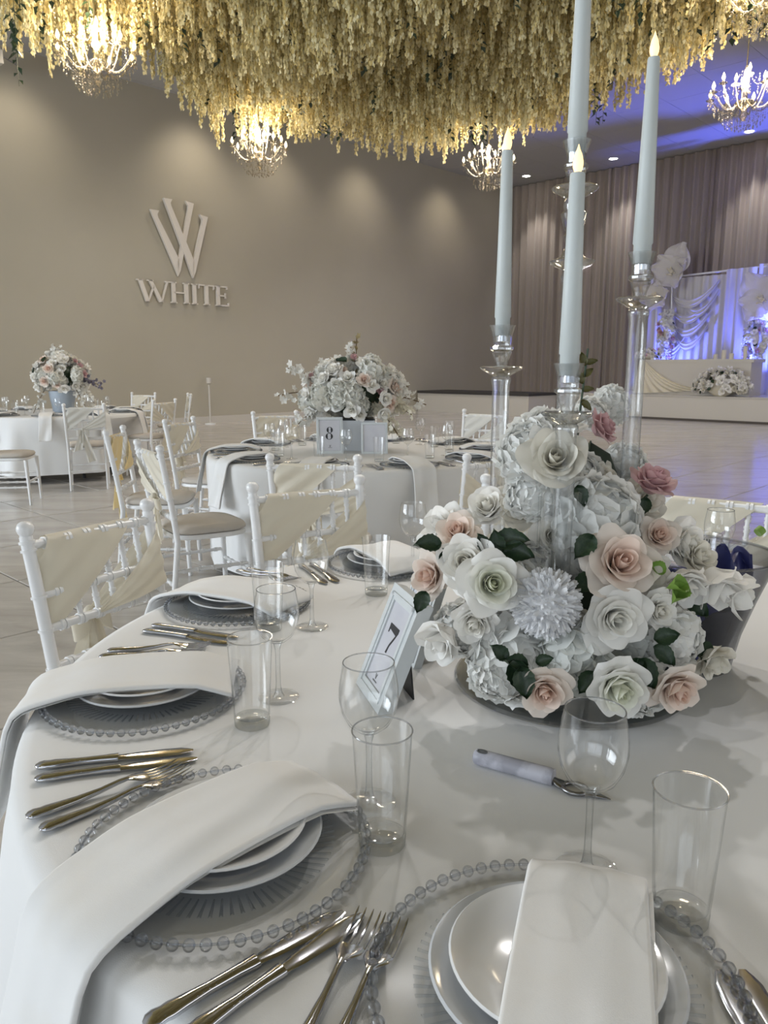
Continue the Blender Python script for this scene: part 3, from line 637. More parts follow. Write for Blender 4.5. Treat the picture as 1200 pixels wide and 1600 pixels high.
# ---------------------------------------------------------------- chair
def ringed(mb, p0, p1, r, rings=(), n=10, bulge=1.35):
    """a turned rod between two points with raised rings at the given fractions"""
    p0, p1 = Vector(p0), Vector(p1); d = p1-p0; L = d.length; prof = [(0, r)]
    for t in rings:
        e = .0062/L
        for q in (-1.0, 1.0): prof += [(t+(q-.72)*e, r), (t+(q-.70)*e, r*bulge), (t+(q+.70)*e, r*bulge), (t+(q+.72)*e, r)]
    prof.append((1, r)); prof.sort()
    prof = [(min(max(t, 0), 1), q) for t, q in prof]
    M = Matrix.Translation(p0) @ d.to_track_quat('Z', 'Y').to_matrix().to_4x4()
    return mb.lathe([(q, t*L) for t, q in prof], n, M)
def make_chair():
    o = thing('chiavari_chair', '', 'chair')
    ps = lambda s, z: Vector((s*(.185+.012*max(0, z-.45)/.45), -.195-.075*max(0, (z-.42)/.5)**1.2-(.05*max(0, (.42-z)/.42)), z))
    for s in (-1, 1):
        mb = MB(); zs = [0, .1, .2, .3, .42, .47, .5, .5449, .545, .551, .5511, .6, .6449, .645, .651, .6511, .72, .7299, .73, .736, .7361, .8, .845, .8479, .848, .854, .8541, .8679, .868, .875, .8751, .886]
        rad = []
        for z in zs: rad.append(.0160 if z > .4 else lerp(.0120, .0160, z/.4))
        for i, z in enumerate(zs):
            if z in (.545, .551, .645, .651, .73, .736, .848, .854, .868, .875): rad[i] = .0198
        mb.tube([ps(s, z) for z in zs], rad, 12)
        t = ps(s, .886); M = Matrix.Translation(t)
        mb.lathe([(.0145, -.002), (.0145, .004), (.0185, .009), (.0212, .017), (.0212, .024), (.0175, .032), (.010, .037), (0, .039)], 14, M)
        mb.build('back_post', paint, o)
        mb = MB(); a = Vector((s*.19, .185, .43)); b = Vector((s*.195, .20, 0))
        mb.tube([a, lerp(a, b, .1), lerp(a, b, .5), b], [.019, .018, .0155, .012], 12); mb.build('leg', paint, o)
        for z in (.17, .27):
            mb = MB(); f = lerp(Vector((s*.19, .185, .43)), Vector((s*.195, .20, 0)), 1-z/.43); ringed(mb, ps(s, z), f, .0095, (.12, .3, .5, .7, .88), 8); mb.build('stretcher', paint, o)
    mb = MB(); ringed(mb, (-.192, .193, .22), (.192, .193, .22), .0095, (.12, .3, .5, .7, .88), 8); mb.build('stretcher', paint, o)
    mb = MB(); ringed(mb, ps(-1, .2), ps(1, .2), .0095, (.12, .3, .5, .7, .88), 8); mb.build('stretcher', paint, o)
    for z, r_ in ((.862, .0122), (.735, .0110), (.65, .0118), (.55, .0118)):
        mb = MB(); ringed(mb, ps(-1, z), ps(1, z), r_, (.135, .28, .43, .57, .72, .865), 12, 1.32); mb.build('back_rail', paint, o)
    for k in range(6):
        x = lerp(-.14, .14, k/5); a = lerp(ps(-1, .735), ps(1, .735), .5); b = lerp(ps(-1, .868), ps(1, .868), .5); c = lerp(ps(-1, .65), ps(1, .65), .5)
        mb = MB(); ringed(mb, (x, a.y, a.z), (x, b.y, b.z), .0072, (.2, .45, .7), 10)
        if k in (1, 2, 3, 4): ringed(mb, (x, c.y, c.z), (x, a.y, a.z), .0072, (.5,), 10)
        mb.build('spindle', paint, o)
    def sq(e, a):                              # rounded square outline
        c, s = cos(a), sin(a); k = (abs(c)**4+abs(s)**4)**-.25; return c*k*e, s*k*e
    def slab(prof, name, m):
        def f(u, v):
            j = v*(len(prof)-1); j0 = min(int(j), len(prof)-2); q = j-j0; e = lerp(prof[j0][0], prof[j0+1][0], q); z = lerp(prof[j0][1], prof[j0+1][1], q)
            x, y = sq(e, 2*pi*u); return (x*(1+.05*(y/.2)), y*.98, z)
        MB().grid(f, 36, len(prof)-1, wrap=True).build(name, m, o)
    slab([(.001, .425), (.19, .425), (.205, .430), (.207, .442), (.20, .452), (.001, .452)], 'seat', paint)
    slab([(.001, .453), (.192, .453), (.206, .462), (.208, .474), (.198, .488), (.16, .498), (.001, .503)], 'cushion', cushion_m)
    # sash: a broad satin drape from the top rail down to one post, a second band to the knot, a tied bow with tails
    yb = lambda z: -.195-.075*max(0, (z-.42)/.5)**1.2
    def drape_(u, v):
        side = -1 if v < .5 else 1; q = abs(v*2-1)           # v .5 is over the rail; both faces fall from it
        x0, z0 = lerp(.145, -.125, u), .881; x1, z1 = .188, lerp(.815, .625, u)
        x, z = lerp(x0, x1, q**1.05), lerp(z0, z1, q)-.010*sin(pi*q)*(u-.5)
        return (x, yb(z)+side*(.0145*(1-q**6)+.005*sin(pi*q))*(1 if q > .08 else q/.08)+.0060*sin(u*15+q*3)*q**.7, z)
    sash = MB().grid(drape_, 22, 20).build('sash', ivory, o)
    def band(u, v):
        x = lerp(-.206, .035, v); z = lerp(lerp(.68, .84, u), .652+.012*u, v**.9); return (x, yb(z)+.018+.004*sin(u*19+v*4)*(1-.5*v)+.012*sin(pi*v), z)
    MB().grid(band, 14, 14).build('sash_band', ivory, sash)
    def band2(u, v):
        x = lerp(-.206, .05, v); z = lerp(lerp(.68, .84, u), lerp(.635, .655, u), v); return (x, yb(z)-.020-.004*sin(u*19+v*4)*(1-.5*v)-.008*sin(pi*v), z)
    MB().grid(band2, 14, 14).build('sash_band', ivory, sash)
    kn = MB()
    for sx, L, dx in ((-.045, .34, -.035), (.03, .22, .03), (-.005, .13, .0)):
        def tail(u, v, sx=sx, L=L, dx=dx):
            w_ = lerp(.012, .045, v**.6); x = .03+sx*v+dx*v+(u*2-1)*w_; return (x, yb(.64)-.03-.015*sin(u*7+v*2)*(.4+v), .645-L*v-.01*(u*2-1))
        kn.grid(tail, 8, 10)
    for sx in (-1, 1):
        def loop(u, v, sx=sx):
            a = v*2*pi; return (.03+sx*(.012+.05*sin(a/2)**2), yb(.64)-.03-.02*sin(a)*.8-.01*(u-.5), .645-.035*sin(a/2)+.03*(u*2-1)*(.3+.7*sin(a/2)))
        kn.grid(loop, 6, 14)
    kn.ball((.03, yb(.645)-.035, .648), .017, 10, 6)
    kn.build('sash_bow', ivory, sash)
    return o
CHAIR = make_chair(); nch = [0]
def chair(x, y, out_deg, label, tint=None, flip=False):
    """a chair whose back faces out_deg"""
    rz = R(out_deg+90); i = nch[0]; nch[0] += 1
    o = CHAIR if i == 0 else dup(CHAIR, (0, 0, 0), 0, label)
    # the given point is where the chair's back rail stands
    o.location = Vector((x, y, 0))+Vector((cos(R(out_deg)), sin(R(out_deg)), 0))*-.26; o.rotation_euler = (0, 0, rz); o['label'] = label; o['group'] = 'white chiavari banquet chairs'
    if flip: o.scale = (-1, 1, 1)                            # the sash is tied the other way round
    if tint:
        for c in o.children:
            for q in [c]+list(c.children):
                if q.name.startswith('sash'): q.material_slots[0].link = 'OBJECT'; q.material_slots[0].material = tint
    return o
chair(-.785, 2.03, 149.5, 'white chiavari chair with ivory sash standing nearest, between marble floor and set table')
chair(-.26, 2.61, 117, 'white chiavari chair with ivory sash behind the tumbler at the far setting')
chair(.56, 2.70, 83, 'white chiavari chair mostly hidden behind the tall clear candle pole')
chair(1.08, 2.43, 57, 'white chiavari chair with broad ivory sash behind the pink rose and clear bucket')
chair(-1.20, 3.92, 213, 'white chiavari chair turned side on with bow tails and beige seat pad showing')
chair(-1.70, 4.88, 184, 'white chiavari chair with deep yellow sash', yellow)
chair(-1.54, 5.83, 163, 'white chiavari chair with cream sash between the yellow sash chair and the sign wall')
chair(-.95, 6.75, 117, 'white chiavari chair behind the wine glasses on the far side of table 8')
chair(-.31, 3.37, 263, 'white chiavari chair whose back stands before the number 8 frame', flip=True)
chair(.54, 3.48, 297, 'white chiavari chair with its finial just above the one beside the candle pole')
chair(.90, 6.95, 60, 'white chiavari chair before the low white platform', whitesash)
chair(-3.15, 8.14, 289, 'white chiavari chair with white sash tail before the far table', whitesash, True)
chair(-2.62, 9.25, 335, 'white chiavari chair with ivory sash beside the hanging napkin of the far table')
chair(-3.62, 11.7, 75, 'white chiavari chair behind the far table under the sign')
chair(-2.82, 11.25, 20, 'white chiavari chair seen edge on behind the far table')
chair(-3.86, 7.35, 190, 'white chiavari chair cut off by the left photo edge at the far table', yellow)
# ---------------------------------------------------------------- tables and cloths
DENTS = {}
def round_table(c, lab, clab, rad=1.0, drop=.10, seed=0, nf=18, dents=()):
    t = thing('round_table', lab, 'table', (c[0], c[1], 0))
    MB().lathe([(0, .705), (rad-.02, .705), (rad-.01, .71), (rad-.01, .738), (rad-.02, .742), (0, .742)], 48).build('tabletop', barkm, t)
    for k in range(4):
        a = pi/4+k*pi/2; MB().tube([(.5*cos(a), .5*sin(a), .705), (.62*cos(a), .62*sin(a), 0)], .02, 8).build('leg', blackm, t)
    rr = random.Random(seed); ph = [rr.uniform(0, 6) for _ in range(4)]
    prof = [(0, 0), (.3, 0), (.6, 0), (.85, 0), (.94, 0), (.975, -.001), (.992, -.005), (1.001, -.016), (1.005, -.04)]
    nz = 10
    def f(u, v):
        j = v*(len(prof)-1+nz); a = 2*pi*u
        if j <= len(prof)-1:
            j0 = min(int(j), len(prof)-2); q = j-j0; r_ = lerp(prof[j0][0], prof[j0+1][0], q); z = lerp(prof[j0][1], prof[j0+1][1], q)
        else:
            q = (j-len(prof)+1)/nz; z = lerp(-.04, drop-.75, q); fold = .5+.5*sin(a*nf+ph[0]+1.2*sin(a*3+ph[1]))
            r_ = 1.005+q**.8*(.012+.085*fold**1.5+.02*sin(a*5+ph[2]))
            for da, dr in dents:                              # the cloth hangs inward where a chair is pushed under it
                k = math.exp(-(((a-R(da)+pi) % (2*pi)-pi)/.40)**4)*min(1, q*3.2); r_ = lerp(r_, min(r_, dr), k)
        return ((c[0]+r_*rad*cos(a)), (c[1]+r_*rad*sin(a)), .75+z)
    MB().grid(f, 216, len(prof)-1+nz, wrap=True).build('tablecloth', cloth, label=clab, category='tablecloth', group='white floor length tablecloths')
    return t
T7 = (.40, 1.38); T8 = (-.15, 5.08); T9 = (-4.0, 9.5)
round_table(T7, 'round banquet table under the nearest white cloth', 'white tablecloth of the large nearest table with clear chargers', seed=1, dents=((151.5, .82), (118.5, .87), (83, .80), (57, .73)))
round_table(T8, 'round banquet table under the cloth of table 8', 'white tablecloth draped on the middle table with number 8', seed=2, dents=((227.8, .99), (187.3, 1.0), (151.6, 1.0), (293.3, .99)))
round_table(T9, 'round banquet table under the cloth by the sign wall', 'white tablecloth on the far table below the wall sign', seed=3, dents=((297, .95), (348, .70), (210, 1.2)))
# ---------------------------------------------------------------- tableware builders
TZ = .7505
def charger_parts(parent, beads):
    prof = [(0, .003), (.086, .003), (.092, .0045), (.125, .0075), (.150, .0095), (.157, .0105), (.157, .0085), (.150, .0070), (.125, .0045), (.092, .0015), (.086, 0), (0, 0)]
    MB().lathe(prof, 64).build('glass_disc', chargerg, parent)
    rb = MB()
    for k in range(72):
        a = 2*pi*k/72; M = Matrix.Rotation(a, 4, 'Z'); rb.add([M @ Vector(v) for v in ((.094, -.0010, .0052), (.094, .0010, .0052), (.126, .0022, .0090), (.126, -.0022, .0090), (.094, 0, .0066), (.126, 0, .0112))], [(0, 4, 5, 3), (4, 1, 2, 5), (0, 1, 4), (3, 5, 2)])
    rb.build('ribbing', ribg, parent, kind='stuff')
    n = 64; bm = MB().ball((0, 0, 0), .0062, 10, 7)
    if beads:
        me = bead_me
        for k in range(n):
            a = 2*pi*k/n; put('bead', me, parent, (.1635*cos(a), .1635*sin(a), .0098))
    else:
        bb = MB()
        for k in range(n): bb.ball((.1635*cos(2*pi*k/n), .1635*sin(2*pi*k/n), .0098), .0062, 6, 4)
        bb.build('bead_rim', beadg, parent)
    MB().tube([(.1635*cos(2*pi*k/64), .1635*sin(2*pi*k/64), .0098) for k in range(65)], .0013, 5, False).build('rim_wire', beadg, parent)
bead_me = MB().ball((0, 0, 0), .0062, 12, 8).mesh('bead', beadg)
def plate_mesh(r, h, m, name): return MB().lathe([(0, .004), (r*.58, .004), (r*.72, h*.45), (r*.95, h*.92), (r, h), (r*1.005, h+.0012), (r*.985, h+.003), (r*.93, h*.92+.003), (r*.70, h*.45+.0035), (r*.57, .0075), (0, .0075)], 56).mesh(name, m)
under_me = plate_mesh(.112, .020, underplate, 'under_plate'); side_plate_me = plate_mesh(.094, .020, porcelain, 'side_plate')
def sweep(mb, prof, n=10, M=None):
    """flat bar along x: (x, half width, half thickness, z)"""
    vs = []
    for x, w_, t_, z in prof: 
        for k in range(n):
            a = 2*pi*k/n; p = Vector((x, w_*(abs(cos(a))**.7)*(1 if cos(a) >= 0 else -1), z+t_*(abs(sin(a))**.7)*(1 if sin(a) >= 0 else -1))); vs.append(M @ p if M else p)
    m = len(prof); fs = [(j*n+k, j*n+(k+1) % n, (j+1)*n+(k+1) % n, (j+1)*n+k) for j in range(m-1) for k in range(n)]+[tuple(range(n))[::-1], tuple((m-1)*n+k for k in range(n))]
    return mb.add(vs, fs)
HANDLE = [(0, .004, .0015, .005), (.004, .0085, .0032, .005), (.010, .0098, .0042, .005), (.018, .0084, .0040, .005), (.024, .0092, .0044, .005), (.035, .0078, .0044, .005), (.06, .0058, .0042, .005)]
kh = MB(); sweep(kh, HANDLE+[(.09, .0062, .0044, .005), (.105, .0074, .0046, .005), (.110, .0074, .0046, .005)], 12)
for k in range(14):
    for s in (-1, 1): kh.ball((.010+k*.0062, s*(.0058-.0002*k), .0078), .0009, 6, 4)
knife_h = kh.mesh('handle', steel)
kb = MB(); sweep(kb, [(.108, .0070, .0022, .005), (.114, .0066, .0014, .005), (.13, .0090, .0011, .0048), (.17, .0116, .0009, .0045), (.195, .0108, .0008, .0042), (.205, .0076, .0007, .004), (.213, .0035, .0005, .004)], 10)
knife_b = kb.mesh('blade', steel)
fh = MB(); sweep(fh, HANDLE+[(.09, .0038, .0034, .0075), (.115, .0032, .0030, .0115), (.128, .0036, .0022, .0125)], 12)
for k in range(10):
    for s in (-1, 1): fh.ball((.010+k*.0062, s*(.0058-.0003*k), .0078), .0009, 6, 4)
fork_h = fh.mesh('handle', steel)
fb = MB(); sweep(fb, [(.126, .0038, .0020, .0124), (.134, .0085, .0014, .0112), (.142, .0130, .0012, .0092), (.150, .0138, .0011, .0074), (.154, .0139, .0011, .0068)], 10)
for k in range(4):
    yy = lerp(-.0118, .0118, k/3); sweep(fb, [(.152, .0019, .0011, .0070), (.165, .0017, .0011, .0062), (.182, .0014, .0010, .0072), (.196, .0010, .0008, .0105), (.201, .0004, .0004, .0120)], 6, Matrix.Translation((0, yy, 0)))
fork_b = fb.mesh('tines', steel)
def cutlery(kind, p0, p1, label, group, z=TZ):
    """p0 handle end, p1 tip direction"""
    d = Vector(p1)-Vector(p0); o = thing(kind, label, kind.split('_')[-1], (p0[0], p0[1], z), math.atan2(d.y, d.x), group)
    if kind == 'table_knife': put('handle', knife_h, o); put('blade', knife_b, o)
    else: put('handle', fork_h, o); put('tines', fork_b, o)
    return o
def bowl_profile(k=1):
    out = [(.004, .098), (.014, .100), (.026, .110), (.034, .126), (.0375, .143), (.0372, .158), (.0345, .176), (.0322, .190)]
    inn = [(.0312, .190), (.0335, .176), (.0362, .158), (.0365, .143), (.033, .127), (.025, .1125), (.013, .1030), (0, .1018)]
    return out+[(.0320, .1910)]+inn
wine_bowl = MB().lathe(bowl_profile(), 40, cap=False).mesh('bowl', glass)
wine_rim = MB().tube([(.0318*cos(2*pi*k/40), .0318*sin(2*pi*k/40), .1905) for k in range(41)], .0008, 6, False).mesh('rim', beadg)
wine_stem = MB().lathe([(.010, .003), (.006, .010), (.0042, .025), (.0038, .06), (.0042, .085), (.0075, .097), (.010, .1005)], 16, cap=False).mesh('stem', stemglass)
wine_foot = MB().tube([(.0340*cos(2*pi*k/40), .0340*sin(2*pi*k/40), .0014) for k in range(41)], .0007, 5, False).lathe([(0, 0), (.033, 0), (.0345, .0012), (.033, .0024), (.018, .0036), (.009, .006), (0, .007)], 40).mesh('foot', solidglass)
tum_body = MB().lathe([(.0275, .012), (.0345, .141), (.0350, .1425), (.0343, .1430), (.0337, .141), (.0268, .018), (.024, .0145), (0, .0135)], 40, cap=False).mesh('body', glass)
tum_rim = MB().tube([(.0347*cos(2*pi*k/40), .0347*sin(2*pi*k/40), .1425) for k in range(41)], .0009, 6, False).mesh('rim', beadg)
tum_base = MB().lathe([(0, 0), (.0262, 0), (.0274, .002), (.0278, .0125), (.024, .0140), (0, .0130)], 40).mesh('base', baseglass)
def wine_glass(x, y, label, group='wine glasses', z=TZ, s=1, rim=True):
    o = thing('wine_glass', label, 'glass', (x, y, z), 0, group); put('bowl', wine_bowl, o); put('stem', wine_stem, o); put('foot', wine_foot, o)
    if rim: put('rim', wine_rim, o)
    o.scale = (s,)*3; return o
def tumbler(x, y, label, group='highball tumblers', z=TZ, s=1, rim=True):
    o = thing('tumbler', label, 'glass', (x, y, z), 0, group); put('body', tum_body, o); put('base', tum_base, o)
    if rim: put('rim', tum_rim, o)
    o.scale = (s,)*3; return o
def napkin_mesh(seed, hang=.24, w=.068, edge=.175, inner=-.152, lift=1.0, taper=.0, wav=.006):
    rr = random.Random(seed); p1, p2 = rr.uniform(0, 6), rr.uniform(0, 6)
    path = [(inner, .020*lift), (inner+.03, .031*lift), (-.09, .0415), (-.04, .0440), (.02, .0440), (.075, .0425), (.105, .0375), (.14, .0285), (edge-.012, .0225), (edge+.006, .015), (edge+.020, .004), (edge+.030, -.016)]
    k = 10
    for j in range(1, k+1): path.append((edge+.031+.05*j/k, -.018-hang*j/k))
    n = len(path)-1
    def at(v, off):
        j = min(v*n, n-1e-6); j0 = int(j); q = j-j0; x = lerp(path[j0][0], path[j0+1][0], q); z = lerp(path[j0][1], path[j0+1][1], q)
        dx, dz = path[j0+1][0]-path[j0][0], path[j0+1][1]-path[j0][1]; l = math.hypot(dx, dz); return x-dz/l*off, z+dx/l*off
    mb = MB(); th = .0080; m = 12
    ring = [(-.985, .97)]+[(-.95+1.9*i/m, 1) for i in range(m+1)]+[(.985, .97), (1.015, .75), (1.022, .5), (1.01, .2)]+[(.97-1.94*i/m, 0) for i in range(m+1)]+[(-1.01, .2), (-1.022, .5), (-1.015, .75)]
    nv = 44; vs = []
    for jv in range(nv+1):
        v = jv/nv
        for u, o in ring:
            hangf = max(0, v-.5)*2
            x, z = at(v, th*(o-.5)+wav*sin(u*3.2+p1+v*7)*(.4+hangf)*(1-abs(u)*.3)+.0005*sin(u*9+p2))
            ww = w*(1-taper*hangf)*(1+.02*sin(v*9+p1)); y = u*ww+.004*sin(v*6+p2)
            if v < .12: x += .006*sin(u*2+p2)
            vs.append((x, y, z))
    Wd = len(ring); fs = [(j*Wd+i, j*Wd+(i+1) % Wd, (j+1)*Wd+(i+1) % Wd, (j+1)*Wd+i) for j in range(nv) for i in range(Wd)]
    fs += [tuple(range(Wd))[::-1], tuple(nv*Wd+i for i in range(Wd))]
    mb.add(vs, fs)
    # the second fold of cloth just below
    vs2 = []
    for jv in range(nv+1):
        v = jv/nv
        for i in range(9):
            u = -1+2*i/8; x, z = at(v*.985+.004, -.0055+wav*.5*sin(u*3+p1+v*7)*(.3+max(0, v-.5)*2)); vs2.append((x, u*w*.97+.003, z))
    mb.add(vs2, [(j*9+i, j*9+i+1, (j+1)*9+i+1, (j+1)*9+i) for j in range(nv) for i in range(8)])
    return mb.mesh('folded_napkin', napkin_m)
nap_mes = [napkin_mesh(i) for i in range(3)]
def setting(tc, ang, where, beads=True, nap=None, noff=(0, 0), plates=True, cut=True, wine=None, tum=None, rc=.82, knives=None, forks=None, tname=''):
    a = R(ang); c = Vector((tc[0]+rc*cos(a), tc[1]+rc*sin(a), 0)); out = Vector((cos(a), sin(a), 0)); right = Vector((sin(a), -cos(a), 0))*-1
    # seated facing the centre, the right hand lies along 'right'
    ch = thing('charger_plate', 'clear glass charger with beaded rim '+where, 'plate', (c.x, c.y, TZ), a, 'beaded glass chargers'); charger_parts(ch, beads)
    if plates:
        put('under_plate', under_me, None, (c.x, c.y, TZ+.0055), label='grey white dinner plate '+where, category='plate', group='dinner plates')
        put('side_plate', side_plate_me, None, (c.x, c.y, TZ+.0165), label='small white plate '+where, category='plate', group='small white plates')
    put('folded_napkin', nap or nap_mes[int(ang) % 3], None, (c.x+noff[0], c.y+noff[1], TZ), a, label='folded white napkin over the plate '+where, category='napkin', group='folded napkins')
    if cut:
        for k, (side, kind) in enumerate(((1, 'table_knife'), (1, 'table_knife'), (-1, 'table_fork'), (-1, 'table_fork'))):
            lst = knives if kind == 'table_knife' else forks
            if lst: p0, p1 = lst[k % 2]
            else:
                off = (.20, .225)[k % 2]*side; p = c+right*off; p0 = p+out*(.11+.01*(k % 2)); p1 = p-out*.1
            cutlery(kind, (p0[0], p0[1]), (p1[0], p1[1]), ('steel knife ' if kind == 'table_knife' else 'steel fork ')+where+(', inner of the pair', ', outer of the pair')[k % 2], ('knife pair ' if kind == 'table_knife' else 'fork pair ')+where)
    if wine: wine_glass(wine[0], wine[1], 'clear stemmed wine glass '+where, rim=beads)
    if tum: tumbler(tum[0], tum[1], 'clear straight tumbler '+where, rim=beads)
# nearest table: the five settings in view
setting(T7, 252.4, 'at the setting nearest the camera', nap=napkin_mesh(5, w=.059, inner=-.135, lift=1.3, wav=.0012), noff=(.026, 0), wine=(.225, .766), tum=(.300, .690),
        knives=[((.300, .405), (.309, .617)), ((.322, .405), (.330, .619))], forks=[((-.082, .500), (-.013, .692)), ((-.056, .490), (.014, .682))])
setting(T7, 224.6, 'under the long spilling napkin nearby', nap=napkin_mesh(6, hang=.20, w=.070, wav=.003), wine=(-.019, .900), tum=(-.002, .815),
        knives=[((-.202, .556), (-.033, .702)), ((-.170, .538), (-.022, .690))], forks=[((-.441, .861), (-.280, .984)), ((-.413, .835), (-.258, .968))])
setting(T7, 190.2, 'between the two fork pairs', nap=napkin_mesh(7, hang=.20, w=.076, edge=.176, wav=.004), wine=(-.178, 1.22), tum=(-.206, 1.121),
        knives=[((-.484, .984), (-.271, 1.032)), ((-.470, .950), (-.258, 1.009))], forks=[((-.541, 1.426), (-.355, 1.452)), ((-.545, 1.396), (-.380, 1.414))])
setting(T7, 154.6, 'before the nearest sashed chair', beads=False, nap=napkin_mesh(8, hang=.10, w=.078, wav=.004), wine=(-.154, 1.576), tum=(-.245, 1.565),
        knives=[((-.506, 1.545), (-.315, 1.472)), ((-.498, 1.580), (-.305, 1.505))], forks=[((-.40, 2.03), (-.235, 1.90)), ((-.375, 2.05), (-.205, 1.915))])
setting(T7, 118.5, 'beyond the number 7 frame', beads=False, nap=napkin_mesh(9, hang=.10, w=.074), wine=(.078, 2.03), tum=(-.019, 1.822),
        knives=[((-.235, 2.095), (-.150, 1.905)), ((-.205, 2.11), (-.118, 1.915))], forks=[((.22, 2.36), (.19, 2.15)), ((.245, 2.36), (.215, 2.15))])
wine_glass(.86, 1.93, 'clear stemmed wine glass behind the clear ice bucket')
tumbler(.80, 1.86, 'clear straight tumbler behind the clear ice bucket')
cutlery('table_fork', (.372, .405), (.360, .603), 'steel fork beside the two knife blades at the bottom corner', None)
cutlery('table_fork', (.397, .405), (.385, .603), 'steel fork next past the lone fork at the bottom corner', None)
# ---------------------------------------------------------------- number frames
def seven(s): return [[(-.45*s, .5*s), (.45*s, .5*s), (.45*s, .34*s), (.36*s, .22*s), (-.36*s, .30*s), (-.38*s, .16*s), (-.45*s, .16*s)], [(.45*s, .36*s), (.30*s, .08*s), (.10*s, -.22*s), (.04*s, -.5*s), (-.08*s, -.5*s), (.02*s, -.18*s), (.22*s, .12*s), (.34*s, .30*s)]]
def ringpoly(mb, cx, cy, rx, ry, w0, w1, z0, z1, M, n=28):
    for k in range(n):
        a0, a1 = 2*pi*k/n, 2*pi*(k+1)/n; 
        ww = lambda a: lerp(w0, w1, .5+.5*cos(a*2))
        q = [(cx+rx*cos(a0), cy+ry*sin(a0)), (cx+rx*cos(a1), cy+ry*sin(a1)), (cx+(rx-ww(a1))*cos(a1), cy+(ry-ww(a1)*.6)*sin(a1)), (cx+(rx-ww(a0))*cos(a0), cy+(ry-ww(a0)*.6)*sin(a0))]
        mb.prism(q, z0, z1, M)
def frame(name, label, W, H, D, loc, rz, lean, number, bw=.02):
    """standing picture frame; local x across, y up, z out of the face; leaning back by 'lean'"""
    o = thing(name, label, 'frame', loc, 0); o.rotation_euler = (R(90-lean), 0, rz)
    mb = MB(); mb.box(-W/2, W/2, 0, bw, -D, 0).box(-W/2, W/2, H-bw, H, -D, 0).box(-W/2, -W/2+bw, bw, H-bw, -D, 0).box(W/2-bw, W/2, bw, H-bw, -D, 0)
    i = bw*.5; mb.box(-W/2+i, W/2-i, i, i*1.3, 0, .0022).box(-W/2+i, W/2-i, H-i*1.5, H-i, 0, .0025).box(-W/2+i, -W/2+i*1.5, i, H-i, 0, .0025).box(W/2-i*1.5, W/2-i, i, H-i, 0, .0025)
    mb.build('frame_border', frame_w, o, smooth=False)
    MB().box(-W/2+bw, W/2-bw, bw, H-bw, -D*.55, -.004).build('card', paper, o, smooth=False)
    MB().box(-W/2+bw-.001, W/2-bw+.001, bw-.001, H-bw+.001, -.0042, -.0036).add([], []).build('card_edge', ink, o, smooth=False).scale = (1, 1, 1)
    MB().box(-W/2+bw+.0008, W/2-bw-.0008, bw+.0008, H-bw-.0008, -.0044, -.0030).build('card_face', paper, o, smooth=False)
    nm = MB(); M = Matrix.Translation((0, H*.56, -.0030))
    if number == 7:
        for p in seven(H*.25): nm.prism(p[::-1], 0, .0006, M)
    elif number == 8:
        ringpoly(nm, 0, H*.09, H*.085, H*.085, .004, .014, 0, .0006, M); ringpoly(nm, -.004, -H*.085, H*.1, H*.09, .004, .014, 0, .0006, M)
    if number:
        nm.build('number', ink, o, smooth=False)
        sm = MB()                                   # small monogram and line of lettering at the foot of the card
        M2 = Matrix.Translation((0, H*.20, -.0030)); u = H*.035
        for s in (-1, 1): sm.prism([(-u*.5*s-u*.12, u), (-u*.5*s+u*.12, u), (u*.12, -u*.4), (-u*.12, -u*.4)][::s or 1], 0, .0006, M2)
        for k in range(5): sm.box(-u*1.4+k*u*.6, -u*1.4+k*u*.6+u*.35, -u*1.1, -u*.75, 0, .0006, M2)
        sm.build('card_lettering', ink, o, smooth=False)
    MB().add([(-.02, H*.62, -D), (.02, H*.62, -D), (.03, .0, -D-H*.30), (-.03, .0, -D-H*.30), (-.02, H*.62, -D-.003), (.02, H*.62, -D-.003), (.03, 0, -D-H*.30-.003), (-.03, 0, -D-H*.30-.003)], [(0, 1, 2, 3), (7, 6, 5, 4), (0, 4, 5, 1), (2, 6, 7, 3), (1, 5, 6, 2), (0, 3, 7, 4)]).build('easel_leg', blackm, o, smooth=False)
    return o
# the frame's face looks back across the table to the left, its lower edge runs away from the viewer
FN = Vector((-.9548, -.2971, 0)); fr_c = Vector((-.030, 1.2156, TZ+.001))
f7 = frame('number_frame', 'white box frame with number 7 leaning back beside the flowers', .133, .192, .024, fr_c, math.atan2(FN.x, -FN.y), 22, 7, .025)
f7b = frame('menu_frame', 'white frame standing behind the number 7 frame', .12, .165, .015, (.035, 1.40, TZ+.001), math.atan2(-.94, .33), 18, 0, .015)
